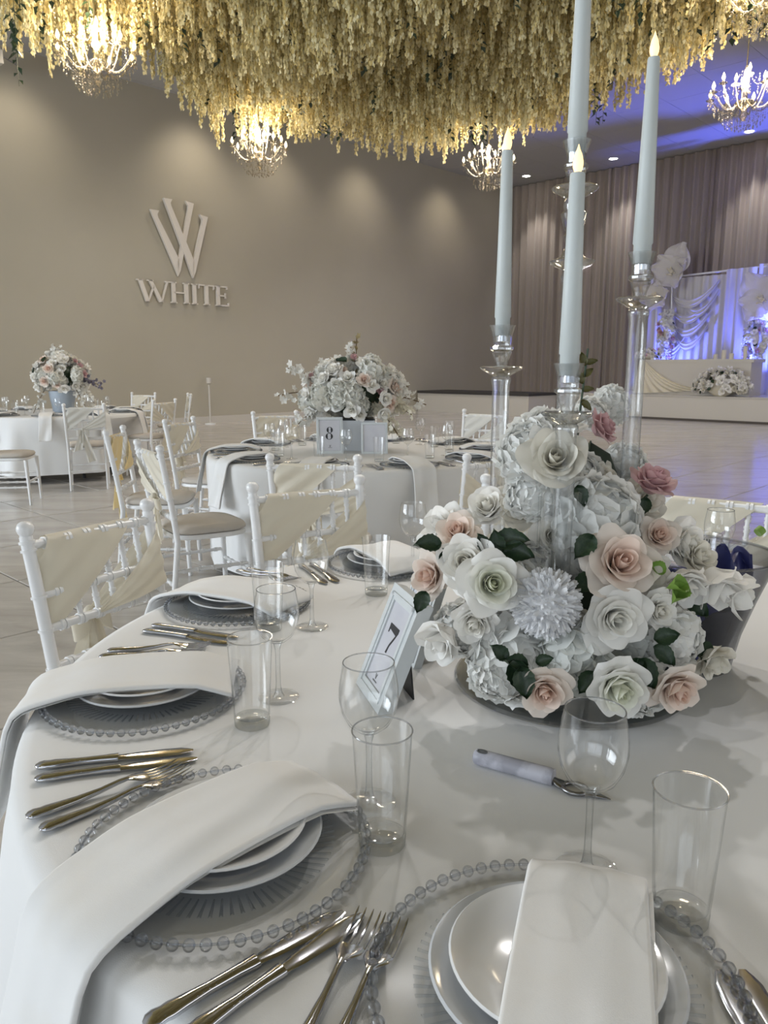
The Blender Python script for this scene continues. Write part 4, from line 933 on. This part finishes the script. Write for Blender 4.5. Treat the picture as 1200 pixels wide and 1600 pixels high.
# ---------------------------------------------------------------- centrepiece: candelabra
CB = thing('candelabra', 'clear acrylic four armed candelabra standing among the flowers', 'candelabra', (.33, 1.30, TZ))
MB().lathe([(0, 0), (.200, 0), (.203, .004), (.200, .008), (.05, .010), (.035, .02), (0, .02)], 56).build('base_disc', acrylic, CB)
MB().lathe([(.034, .018), (.034, .36), (.030, .362), (.030, .018)], 24, Matrix.Translation((-.055, -.12, 0)), cap=False).build('hub_tube', glass, CB)
def holder(x, y, zcup, zc0, tier=None):
    """fluted pole, drip disc and cut cup; zcup is the top of the cup, heights above the floor"""
    dx, dy = x-.33, y-1.30; zt = zcup-TZ; zd = zt-.076
    prof = [(.0155, .015), (.0155, .10), (.0150, .30), (.0155, zd-.03), (.0175, zd-.022), (.0175, zd-.016), (.014, zd-.012)]
    if tier:
        q = tier-TZ; prof = [(.0155, .015), (.0155, .2), (.0155, q-.11), (.0175, q-.1), (.014, q-.09), (.036, q-.079), (.038, q-.075), (.020, q-.068), (.011, q-.05), (.016, q-.035), (.011, q-.028), (.016, q-.022), (.022, q), (.0185, q+.004), (.0155, q+.006), (.0155, zd-.03), (.0175, zd-.022), (.014, zd-.012)]
    n = 20; P = MB().lathe(prof, n, Matrix.Translation((dx, dy, 0)), cap=True)
    p = P.build('pole', acrylic, CB); T = Matrix.Translation((dx, dy, 0))
    MB().lathe([(.012, zd-.014), (.020, zd-.010), (.036, zd-.001), (.0385, zd+.003), (.036, zd+.005), (.018, zd+.003), (.010, zd+.006)], 28, T, cap=False).build('drip_disc', acrylic, p)
    c = MB().lathe([(.009, zd+.004), (.011, zd+.012), (.0175, zd+.028), (.0165, zd+.031), (.0205, zd+.034), (.0205, zd+.038), (.0155, zd+.041), (.0165, zd+.056), (.0235, zt), (.0220, zt), (.0150, zd+.058), (.0135, zd+.048), (0, zd+.046)], 12, T, cap=False).build('candle_cup', acrylic, p, smooth=False)
HOLD = [(.21, 1.40, 1.372, 1.661, None, 'short taper candle with pale blue cast at the left of the candelabra', .0145, .0095), (.272, 1.15, 1.305, 1.567, None, 'lowest taper candle standing in front on the candelabra', .0155, .0105),
        (.424, 1.32, 1.484, 1.777, None, 'tall taper candle with LED flame, before the mauve curtain and stage', .0160, .0095), (.316, 1.35, 1.663, 1.985, 1.549, 'tallest taper candle running out of the top of the photo', .0165, .0105)]
for x, y, zc, ztop, tier, lab, r0, r1 in HOLD:
    holder(x, y, zc, 0, tier)
    z0 = zc-.028; L = ztop-z0
    c = thing('taper_candle', lab, 'candle', (x, y, z0), 0)
    MB().lathe([(0, 0), (r0*.62, 0), (r0*.62, .008), (r0*.55, .008), (r0*.55, .012)], 16).build('metal_contact', steel, c)
    MB().lathe([(0, .010), (r0*.88, .010), (r0*.9, .04), (r0*1.0, .042), (lerp(r0, r1, .5), L*.55), (r1, L-.002), (r1*.9, L), (.002, L)], 24).build('wax_body', wax, c)
    MB().lathe([(.004, L-.001), (.0072, L+.008), (.0076, L+.014), (.0055, L+.024), (.0022, L+.032), (.0004, L+.038), (0, L+.038)], 14).build('led_flame', flame, c)
# ---------------------------------------------------------------- centrepiece: flowers
FA = thing('flower_arrangement', 'white and blush rose arrangement around the clear candelabra', 'flowers', (.36, 1.32, TZ))
def fa(p): return Vector(p)-Vector((.36, 1.32, TZ))
fb_ = MB()
def dome(u, v):
    a = 2*pi*u; prof = [(.0, .012), (.10, .012), (.15, .04), (.17, .10), (.14, .17), (.09, .25), (.055, .33), (.03, .40), (0.001, .42)]
    j = v*(len(prof)-1); j0 = min(int(j), len(prof)-2); q = j-j0; return (lerp(prof[j0][0], prof[j0+1][0], q)*cos(a)*1.15-.0, lerp(prof[j0][0], prof[j0+1][0], q)*sin(a)*.85+.02, lerp(prof[j0][1], prof[j0+1][1], q))
MB().grid(dome, 24, 8, wrap=True).build('foam_base', foam, FA)
#BLOOMS
BL = [  # kind, mesh, position, radius, facing, roll
    ('rose', rose_c[0], (0.260, 1.160, 1.162), 0.0676, (-0.14, -0.90, 0.41), 1.4),
    ('hydrangea', hyd[1], (0.222, 1.220, 1.173), 0.0591, (-0.62, -0.65, 0.44), 0.6),
    ('hydrangea', hyd[1], (0.232, 1.220, 1.101), 0.0502, (-0.53, -0.83, 0.16), 2.4),
    ('hydrangea', hyd[0], (0.257, 1.240, 1.204), 0.0502, (-0.12, -0.56, 0.82), 0.9),
    ('hydrangea', hyd[1], (0.348, 1.190, 1.075), 0.0773, (0.21, -0.85, 0.48), 0.4),
    ('rose', rose_b[1], (0.347, 1.100, 1.015), 0.0724, (0.10, -0.88, 0.46), 2.4),
    ('rose', rose_w[0], (0.156, 1.080, 0.990), 0.0649, (0.10, -0.95, 0.28), 5.5),
    ('rose', rose_w[2], (0.123, 1.120, 1.010), 0.0603, (-0.31, -0.85, 0.42), 4.8),
    ('rose', rose_w[2], (0.137, 1.110, 0.925), 0.0494, (-0.21, -0.91, -0.36), 4.6),
    ('rose', rose_c[0], (0.172, 1.150, 1.021), 0.0389, (0.32, -0.75, 0.57), 1.3),
    ('chrysanthemum', pom, (0.237, 1.060, 0.965), 0.0533, (0.05, -0.97, 0.23), 3.2),
    ('rose', rose_w[1], (0.335, 1.070, 0.941), 0.0649, (0.10, -0.99, 0.09), 1.7),
    ('rose', rose_w[2], (0.408, 1.100, 0.942), 0.0400, (0.32, -0.93, 0.18), 1.0),
    ('rose', rose_b[1], (0.074, 1.170, 0.977), 0.0515, (-0.75, -0.63, 0.21), 0.6),
    ('rose', rose_b[0], (0.118, 1.200, 1.040), 0.0475, (-0.30, -0.70, 0.65), 1.3),
    ('rose', rose_w[3], (0.096, 1.250, 1.040), 0.0568, (-0.65, -0.43, 0.63), 5.6),
    ('rose', side_me, (0.089, 1.130, 0.885), 0.0574, (-0.58, -0.67, -0.46), 5.0),
    ('hydrangea', hyd[1], (0.117, 1.170, 0.887), 0.0475, (-0.45, -0.88, 0.17), 4.8),
    ('hydrangea', hyd[1], (0.194, 1.100, 0.851), 0.0743, (-0.10, -0.99, -0.13), 4.8),
    ('hydrangea', hyd[0], (0.165, 1.100, 0.830), 0.0452, (-0.42, -0.82, -0.38), 1.2),
    ('rose', rose_b[0], (0.228, 1.030, 0.847), 0.0488, (0.00, -0.99, -0.15), 1.9),
    ('hydrangea', hyd[2], (0.280, 1.080, 0.874), 0.0596, (0.00, -1.00, -0.01), 3.8),
    ('rose', rose_w[0], (0.332, 1.030, 0.853), 0.0614, (0.15, -0.97, -0.18), 4.4),
    ('rose', rose_b[0], (0.424, 1.050, 0.842), 0.0540, (0.26, -0.91, -0.31), 5.1),
    ('hydrangea', hyd[0], (0.392, 1.080, 0.818), 0.0490, (0.22, -0.94, -0.27), 5.3),
    ('hydrangea', hyd[0], (0.450, 1.100, 0.896), 0.0470, (0.44, -0.89, 0.06), 0.5),
    ('rose', side_me, (0.460, 1.130, 0.975), 0.0544, (0.12, -0.84, -0.52), 3.6),
    ('rose', side_me, (0.513, 1.140, 0.970), 0.0640, (0.33, -0.68, -0.65), 4.0),
    ('rose_bud', bud_me, (0.546, 1.150, 0.956), 0.0577, (0.83, -0.48, -0.28), 3.0),
    ('rose', rose_c[0], (0.504, 1.120, 0.858), 0.0503, (0.33, -0.68, -0.65), 1.1),
    ('rose', rose_b[1], (0.434, 1.190, 1.036), 0.0448, (0.10, -0.84, 0.53), 2.8),
    ('rose', rose_w[2], (0.485, 1.220, 1.017), 0.0557, (0.65, -0.72, 0.25), 0.5),
    ('rose', rose_p[0], (0.443, 1.250, 1.115), 0.0489, (0.25, -0.29, 0.92), 5.6),
    ('rose', rose_p[0], (0.380, 1.340, 1.196), 0.0414, (0.78, -0.35, 0.52), 5.2),
    ('rose', rose_c[0], (0.236, 1.300, 1.063), 0.0562, (-0.30, -0.70, 0.65), 3.3),
    ('rose', rose_w[2], (0.181, 1.320, 1.056), 0.0519, (-0.31, -0.59, 0.74), 1.8),
    ('rose', rose_c[0], (0.371, 1.300, 1.119), 0.0355, (0.32, -0.75, 0.57), 5.5),
    ('rose', rose_w[2], (0.270, 1.210, 1.032), 0.0527, (-0.10, -0.95, 0.28), 3.4),
    ('rose', rose_b[0], (0.218, 1.310, 1.161), 0.0305, (-0.69, -0.63, 0.35), 5.3),
    ('hydrangea', hyd[0], (0.381, 1.420, 1.223), 0.0355, (0.25, -0.62, 0.75), 5.1),
    ('hydrangea', hyd[1], (0.439, 1.460, 1.235), 0.0420, (0.60, -0.64, 0.49), 3.1),
    ('rose', rose_c[0], (0.431, 1.270, 1.076), 0.0574, (0.32, -0.75, 0.57), 2.5),
    ('rose', rose_w[2], (0.407, 1.150, 0.987), 0.0506, (0.31, -0.95, -0.03), 3.6),
    ('rose', rose_c[0], (0.504, 1.200, 0.998), 0.0454, (0.46, -0.73, 0.49), 2.6),
    ('hydrangea', hyd[1], (0.310, 1.190, 1.013), 0.0591, (0.00, -0.96, 0.28), 1.0),
    ('hydrangea', hyd[1], (0.299, 1.140, 0.882), 0.0510, (0.00, -0.98, 0.19), 1.8),
    ('hydrangea', hyd[2], (0.406, 1.130, 0.875), 0.0506, (0.21, -0.98, -0.03), 4.9),
    ('hydrangea', hyd[1], (0.233, 1.180, 0.984), 0.0542, (-0.11, -0.91, 0.39), 0.3),
    ('hydrangea', hyd[1], (0.444, 1.380, 1.133), 0.0456, (0.35, -0.71, 0.61), 0.3),
    ('hydrangea', hyd[1], (0.322, 1.280, 1.124), 0.0549, (0.10, -0.87, 0.48), 3.8),
    ('hydrangea', hyd[0], (0.478, 1.200, 0.925), 0.0483, (0.45, -0.88, 0.17), 1.7),
    ('rose', rose_w[3], (0.302, 1.300, 1.208), 0.0501, (0.11, -0.27, 0.96), 3.2),
    ('hydrangea', hyd[0], (0.191, 1.160, 0.938), 0.0584, (-0.20, -0.96, 0.18), 2.8),
]
LV = [  # mesh, position, length, direction
    (leaf_me, (0.169, 1.130, 1.039), 0.0501, (0.88, -0.40, 0.24)),
    (leaf_me, (0.177, 1.120, 1.028), 0.0479, (0.94, -0.33, -0.04)),
    (leaf_me, (0.168, 1.120, 1.025), 0.0383, (-0.10, -0.13, 0.99)),
    (leaf_me, (0.153, 1.120, 1.028), 0.0306, (-0.40, -0.03, 0.92)),
    (leaf_me, (0.084, 1.140, 1.033), 0.0409, (-0.91, -0.38, 0.17)),
    (leaf_me, (0.087, 1.130, 1.024), 0.0290, (0.42, -0.47, -0.77)),
    (leaf_me, (0.308, 1.110, 1.052), 0.0435, (-0.67, -0.45, -0.59)),
    (leaf_me, (0.312, 1.100, 0.991), 0.0436, (-0.88, -0.39, -0.26)),
    (leaf_me, (0.183, 1.040, 0.888), 0.0475, (0.28, -0.44, -0.85)),
    (leaf_me, (0.192, 1.030, 0.882), 0.0453, (0.19, -0.45, -0.87)),
    (leaf_me, (0.174, 1.040, 0.890), 0.0311, (-0.68, -0.12, 0.72)),
    (leaf_me, (0.201, 1.040, 0.880), 0.0366, (-0.81, -0.42, 0.41)),
    (leaf_me, (0.218, 1.040, 0.884), 0.0256, (0.86, -0.29, 0.43)),
    (leaf_me, (0.390, 1.060, 0.901), 0.0390, (0.72, -0.42, -0.55)),
    (leaf_me, (0.391, 1.060, 0.911), 0.0371, (0.90, -0.24, 0.35)),
    (leaf_me, (0.364, 1.050, 0.886), 0.0480, (0.48, -0.39, -0.78)),
    (leaf_me, (0.374, 1.050, 0.881), 0.0406, (-0.80, -0.36, -0.48)),
    (leaf_me, (0.301, 1.050, 0.866), 0.0370, (-0.57, -0.42, -0.70)),
    (leaf_me, (0.105, 1.130, 1.013), 0.0252, (-0.60, -0.22, 0.77)),
    (leaf_me, (0.065, 1.150, 0.956), 0.0358, (-0.42, -0.47, -0.77)),
    (leaf_me, (0.429, 1.240, 1.087), 0.0314, (-0.42, -0.47, -0.77)),
    (leaf_me, (0.462, 1.150, 0.951), 0.0497, (0.74, -0.36, -0.56)),
    (leaf_me, (0.475, 1.120, 0.884), 0.0431, (0.70, -0.25, -0.67)),
    (leaf_me, (0.298, 1.180, 1.117), 0.0338, (0.33, -0.49, -0.81)),
    (lime_me, (0.429, 1.080, 0.984), 0.0317, (-0.70, -0.67, 0.25)),
    (lime_me, (0.431, 1.080, 0.980), 0.0317, (-0.57, -0.76, -0.32)),
    (lime_me, (0.407, 1.100, 1.001), 0.0246, (-0.72, -0.19, 0.67)),
    (olive_me, (0.336, 1.330, 1.271), 0.0240, (-0.21, -0.03, 0.98)),
    (olive_me, (0.340, 1.330, 1.282), 0.0218, (0.69, -0.10, 0.72)),
    (olive_me, (0.339, 1.330, 1.301), 0.0239, (-0.19, -0.01, 0.98)),
    (olive_me, (0.342, 1.330, 1.303), 0.0217, (0.91, -0.16, 0.38)),
    (olive_me, (0.337, 1.330, 1.258), 0.0219, (0.94, -0.19, 0.28)),
    (olive_me, (0.336, 1.330, 1.241), 0.0241, (0.74, -0.36, -0.56)),
]
for nm, me, p, r, d, ro in BL:
    d = Vector(d); bloom(nm, me, FA, fa(Vector(p)-d*r*.30), r, d, ro)
for me, p, L, d in LV:
    o = bpy.data.objects.new('leaf', me); COL.objects.link(o); o.parent = FA; o.location = fa(p); o.scale = (L, L, L)
    d = Vector(d).normalized(); n = Vector((0, -.8, .6)); x = d.cross(n).normalized(); n = x.cross(d)
    o.rotation_mode = 'QUATERNION'; o.rotation_quaternion = Matrix((x, d, n)).transposed().to_quaternion()
#STEMS
for pts, r_, lab in (([(.330, 1.30, .95), (.385, 1.25, 1.04), (.404, 1.24, 1.066), (.434, 1.25, 1.092)], .0022, 'a'), ([(.335, 1.31, 1.05), (.342, 1.30, 1.143), (.360, 1.34, 1.172)], .002, 'b'),
                     ([(.33, 1.33, 1.1), (.336, 1.33, 1.217), (.345, 1.33, 1.33)], .002, 'c')):
    MB().tube([fa(p) for p in pts], r_, 6).build('stem', leafm, FA)
# ---------------------------------------------------------------- corkscrew
ck = thing('bottle_opener', 'bottle opener with grey marbled handle and steel ring head lying on the cloth', 'opener', (.128, 1.0, TZ+.0115), math.atan2(-.059, .100))
MB().lathe([(0, 0), (.009, 0), (.0108, .002), (.0115, .012), (.0113, .06), (.0118, .108), (.0108, .114), (0, .114)], 20, Matrix.Rotation(R(90), 4, 'Y')).build('handle', marble, ck)
MB().lathe([(.0035, -.0004), (.0062, -.0004), (.0062, .0006), (.0035, .0006)], 16, Matrix.Translation((.012, -.003, .0111)) @ Matrix.Diagonal((1.3, .9, 1, 1)), cap=False).add([(.012+.0046*cos(k*pi/8)*1.3, -.003+.0046*sin(k*pi/8)*.9, .0117) for k in range(16)], [tuple(range(16))]).build('hanging_hole', darksteel, ck)
hd_ = MB(); sweep(hd_, [(.112, .005, .004, -.004), (.120, .009, .003, -.006), (.126, .010, .0025, -.007), (.130, .008, .002, -.0075)], 10)
hd_.tube([(.143+.016*cos(2*pi*k/24), .0135*sin(2*pi*k/24), -.0075) for k in range(25)], .0032, 8, False)
sweep(hd_, [(.156, .010, .0024, -.0075), (.166, .0075, .002, -.0078), (.180, .0035, .0014, -.0085), (.190, .0006, .0006, -.009)], 10)
hd_.build('steel_head', darksteel, ck)
# ---------------------------------------------------------------- ice bucket with what stands in it
bx, by = .565, 1.38
ib = thing('ice_bucket', 'clear flared acrylic ice bucket with dark contents beside the flowers', 'bucket', (bx, by, TZ))
MB().lathe([(0, 0), (.080, 0), (.084, .004), (.097, .07), (.119, .14), (.146, .215), (.148, .218), (.150, .216), (.143, .214), (.116, .141), (.094, .072), (.081, .008), (0, .007)], 40, cap=False).build('bucket_wall', smoked, ib)
MB().tube([(.148*cos(2*pi*k/40), .148*sin(2*pi*k/40), .217) for k in range(41)], .0025, 6, False).build('rim', acrylic, ib)
tk = MB()                                             # engraved ruler-like strokes on the rim
for k in range(40):
    a = pi*.30+k*.036; L = .022 if k % 5 else .034; M = Matrix.Rotation(a, 4, 'Z'); tk.add([M @ Vector(v) for v in ((.1415, -.0008, .212), (.1415, .0008, .212), (.1415-L*.36, .0008, .212-L), (.1415-L*.36, -.0008, .212-L))], [(0, 1, 2, 3)])
tk.build('engraved_strokes', ink, ib, smooth=False, kind='stuff')
MB().lathe([(0, .040), (.076, .040), (.086, .07), (.104, .13), (.09, .145), (.0, .15)], 28).build('dark_liner', mat('dark_ice_bag', (.035, .038, .05), .25), ib)
def bottle(name, label, loc, tilt, az, R_, H_, neck, body_m, label_m, cap_m):
    o = thing(name, label, 'bottle', loc); d = Vector((sin(R(tilt))*cos(R(az)), sin(R(tilt))*sin(R(az)), cos(R(tilt)))); o.rotation_mode = 'QUATERNION'; o.rotation_quaternion = d.to_track_quat('Z', 'Y')
    MB().lathe([(0, 0), (R_*.9, 0), (R_, .006), (R_, H_*.55), (R_*.9, H_*.63), (R_*.42, H_*.76), (neck, H_*.82), (neck, H_*.96), (0, H_*.96)], 24).build('body', body_m, o)
    MB().lathe([(R_*1.01, H_*.10), (R_*1.015, H_*.11), (R_*1.015, H_*.50), (R_*1.01, H_*.51)], 24, cap=False).build('label_band', label_m, o)
    MB().lathe([(R_*1.02, H_*.18), (R_*1.02, H_*.23)], 24, cap=False).build('label_stripe', frame_w, o)
    MB().lathe([(neck*1.1, H_*.93), (neck*1.15, H_*.94), (neck*1.15, H_), (0, H_)], 16).build('cap', cap_m, o)
    return o
bottle('soft_drink_bottle', 'small blue labelled bottle with orange cap lying in the ice bucket', (.555, 1.275, .875), 60, 110, .030, .17, .010, bluebag, labelblue, orange)
bottle('green_bottle', 'green bottle neck leaning out over the rim of the ice bucket', (.600, 1.42, .885), 55, 20, .016, .18, .008, glass, frame_w, limem)
o = MB().grid(lambda u, v: (.652+.036*(u-.5)*2*(1-.2*v), 1.385+.05*sin(u*8+v*3)*.3+.03*(v-.5), .895+.07*v+.012*sin(u*11)+.012*sin(v*9+u*4)), 14, 10).build('navy_cloth', bluebag, label='crumpled navy cloth tucked in the ice bucket by the green bottle', category='cloth')
sm = o.modifiers.new('thickness', 'SOLIDIFY'); sm.thickness = .004
# ---------------------------------------------------------------- table 8
W8 = [(291, 'by the straight hanging napkin of table 8'), (255, 'behind the front chair back of table 8'), (219, 'by the side turned chair of table 8'), (183, 'beside the deep yellow sash chair at table 8'),
      (147, 'nearest the cream sash chair at table 8'), (111, 'behind frame 8 next to the flowers of table 8'), (75, 'hidden behind the flowers of table 8'), (39, 'towards the low platform at table 8'), (3, 'beside the candle pole at table 8'), (327, 'one place along from the straight napkin of table 8')]
for a, wh in W8:
    c = R(a); t = R(a+8); s_ = R(a-9)
    setting(T8, a, wh, beads=False, wine=(T8[0]+.60*cos(t), T8[1]+.60*sin(t)), tum=(T8[0]+.58*cos(s_), T8[1]+.58*sin(s_)))
def vase_flowers(name, label, loc, pot, potm, rad, n, seed, squash, branches, zc, fl, dark=True):
    rr = random.Random(seed); o = thing(name, label, 'flowers', loc)
    pot(o, potm)
    for k in range(n):
        z = 1-(k+.5)/n*1.55; a = k*2.39996+rr.uniform(-.3, .3); q = math.sqrt(max(0, 1-z*z)); d = Vector((q*cos(a), q*sin(a), z))
        p = Vector((d.x*squash[0], d.y*squash[1], d.z*squash[2]))*rad*rr.uniform(.78, 1.04)+Vector((0, 0, zc))
        u = rr.random()
        nm, me = ('rose', rose_lo[2]) if (u < .14 and z > 0) else ('rose', rose_w[2]) if u < .35 else ('rose', rose_lo[0]) if u < .6 else ('hydrangea', hyd[3]) if u < .86 else ('rose', rose_b[0]) if u < .93 else ('leaf', leaf_me)
        bloom(nm, me, o, p, fl*rr.uniform(.8, 1.2)*(.8 if me is rose_lo[2] else 1), d+Vector((rr.uniform(-.2, .2), rr.uniform(-.3, .1), .1)), rr.uniform(0, 6))
    MB().ball((0, 0, 0), rad*.56, 12, 8).build('foam_base', leafm, o, (0, 0, zc)).scale = squash
    for (bx_, by_, bz_), nb, kind in branches:
        br = MB(); p0 = Vector((bx_*.25, by_*.25, zc)); p1 = Vector((bx_, by_, bz_)); pm = (p0+p1)/2+Vector((0, 0, .05))
        pts = [p0*(1-t)**2+pm*2*t*(1-t)+p1*t*t for t in [j/8 for j in range(9)]]
        b = br.tube(pts, .004, 5).build('branch', barkm, o)
        pe = MB()
        for k in range(nb):
            t = .35+.65*k/nb; p = p0*(1-t)**2+pm*2*t*(1-t)+p1*t*t+Vector([rr.gauss(0, .022) for _ in range(3)])
            q = axis_frame((rr.uniform(-1, 1), rr.uniform(-1, 0), rr.uniform(-.3, 1)), rr.uniform(0, 6)); s_ = rr.uniform(.016, .028)
            for m in range(5):
                c_ = Matrix.Rotation(m*2*pi/5, 3, 'Z'); pe.add([p+q @ (c_ @ Vector(v)) for v in ((0, 0, 0), (s_*.6, -s_*.4, s_*.2), (s_*1.1, 0, s_*.35), (s_*.6, s_*.4, s_*.2))], [(0, 1, 2, 3)], kind)
        pe.build('blossoms', petal, b, kind='stuff')
    return o
def square_pot(o, m): MB().prism([(-.14, -.11), (.14, -.11), (.14, .11), (-.14, .11)], 0, .20).build('planter_box', m, o, smooth=False); MB().box(-.13, .13, -.10, .10, .20, .21).build('soil', blackm, o, smooth=False)
def round_pot(o, m): MB().lathe([(0, 0), (.10, 0), (.12, .02), (.15, .20), (.155, .26), (.14, .26), (.135, .22), (0, .22)], 28).build('pot', m, o); MB().lathe([(0, 0), (.02, 0), (.02, .02), (0, .02)], 8).build('foot', m, o)
WB = (.80, .79, .75)
vase_flowers('flower_arrangement', 'white and pink flowers in a white box planter on table 8', (-.20, 5.20, TZ), square_pot, whitepot, .30, 96, 31, (1.05, .8, .80),
             [((-.44, 0, .54), 40, WB), ((-.50, -.05, .36), 26, WB), ((-.22, 0, .58), 30, WB), ((-.02, 0, .68), 36, WB), ((.02, 0, .74), 14, (.30, .24, .12)), ((.26, -.1, .50), 30, WB), ((.36, -.1, .42), 40, WB), ((.38, -.15, .24), 60, (.78, .74, .62)), ((.30, -.2, .10), 60, (.78, .74, .62)), ((.48, -.05, .30), 22, WB), ((-.36, -.15, .18), 50, WB)], .36, .070)
frame('number_frame', 'small white frame with number 8 before the white box planter', .17, .235, .02, (-.345, 4.93, TZ), R(8), 12, 8, .018)
frame('menu_frame', 'pale patterned frame right beside the number 8 frame', .17, .20, .02, (-.06, 4.93, TZ), R(4), 10, 0, .014)
# ---------------------------------------------------------------- far table
W9 = [(285, 'behind the front chair of the far table'), (321, 'next to the ivory sash chair of the far table'), (357, 'at the sign wall corner of the far table'), (33, 'before the edge on chair at the far table'), (69, 'before the back chair of the far table'),
      (105, 'behind the flowers of the far table'), (141, 'at the hidden back edge of the far table'), (177, 'at the cut off edge of the far table'), (213, 'at the cut off chair of the far table'), (249, 'by the left hanging napkin of the far table')]
for a, wh in W9:
    t = R(a+8); s_ = R(a-9)
    setting(T9, a, wh, beads=False, cut=False, wine=(T9[0]+.60*cos(t), T9[1]+.60*sin(t)), tum=(T9[0]+.58*cos(s_), T9[1]+.58*sin(s_)))
vase_flowers('flower_arrangement', 'white and dusty pink flowers in a blue grey pot on the far table', (-3.93, 9.5, TZ), round_pot, bluepot, .31, 80, 33, (1.0, .8, .85),
             [((-.05, 0, .80), 40, WB), ((.14, 0, .66), 26, WB), ((.42, -.1, .12), 60, WB), ((.34, -.15, .05), 50, WB), ((-.28, -.2, .0), 30, WB), ((.5, 0, .30), 40, (.20, .19, .26))], .44, .075)
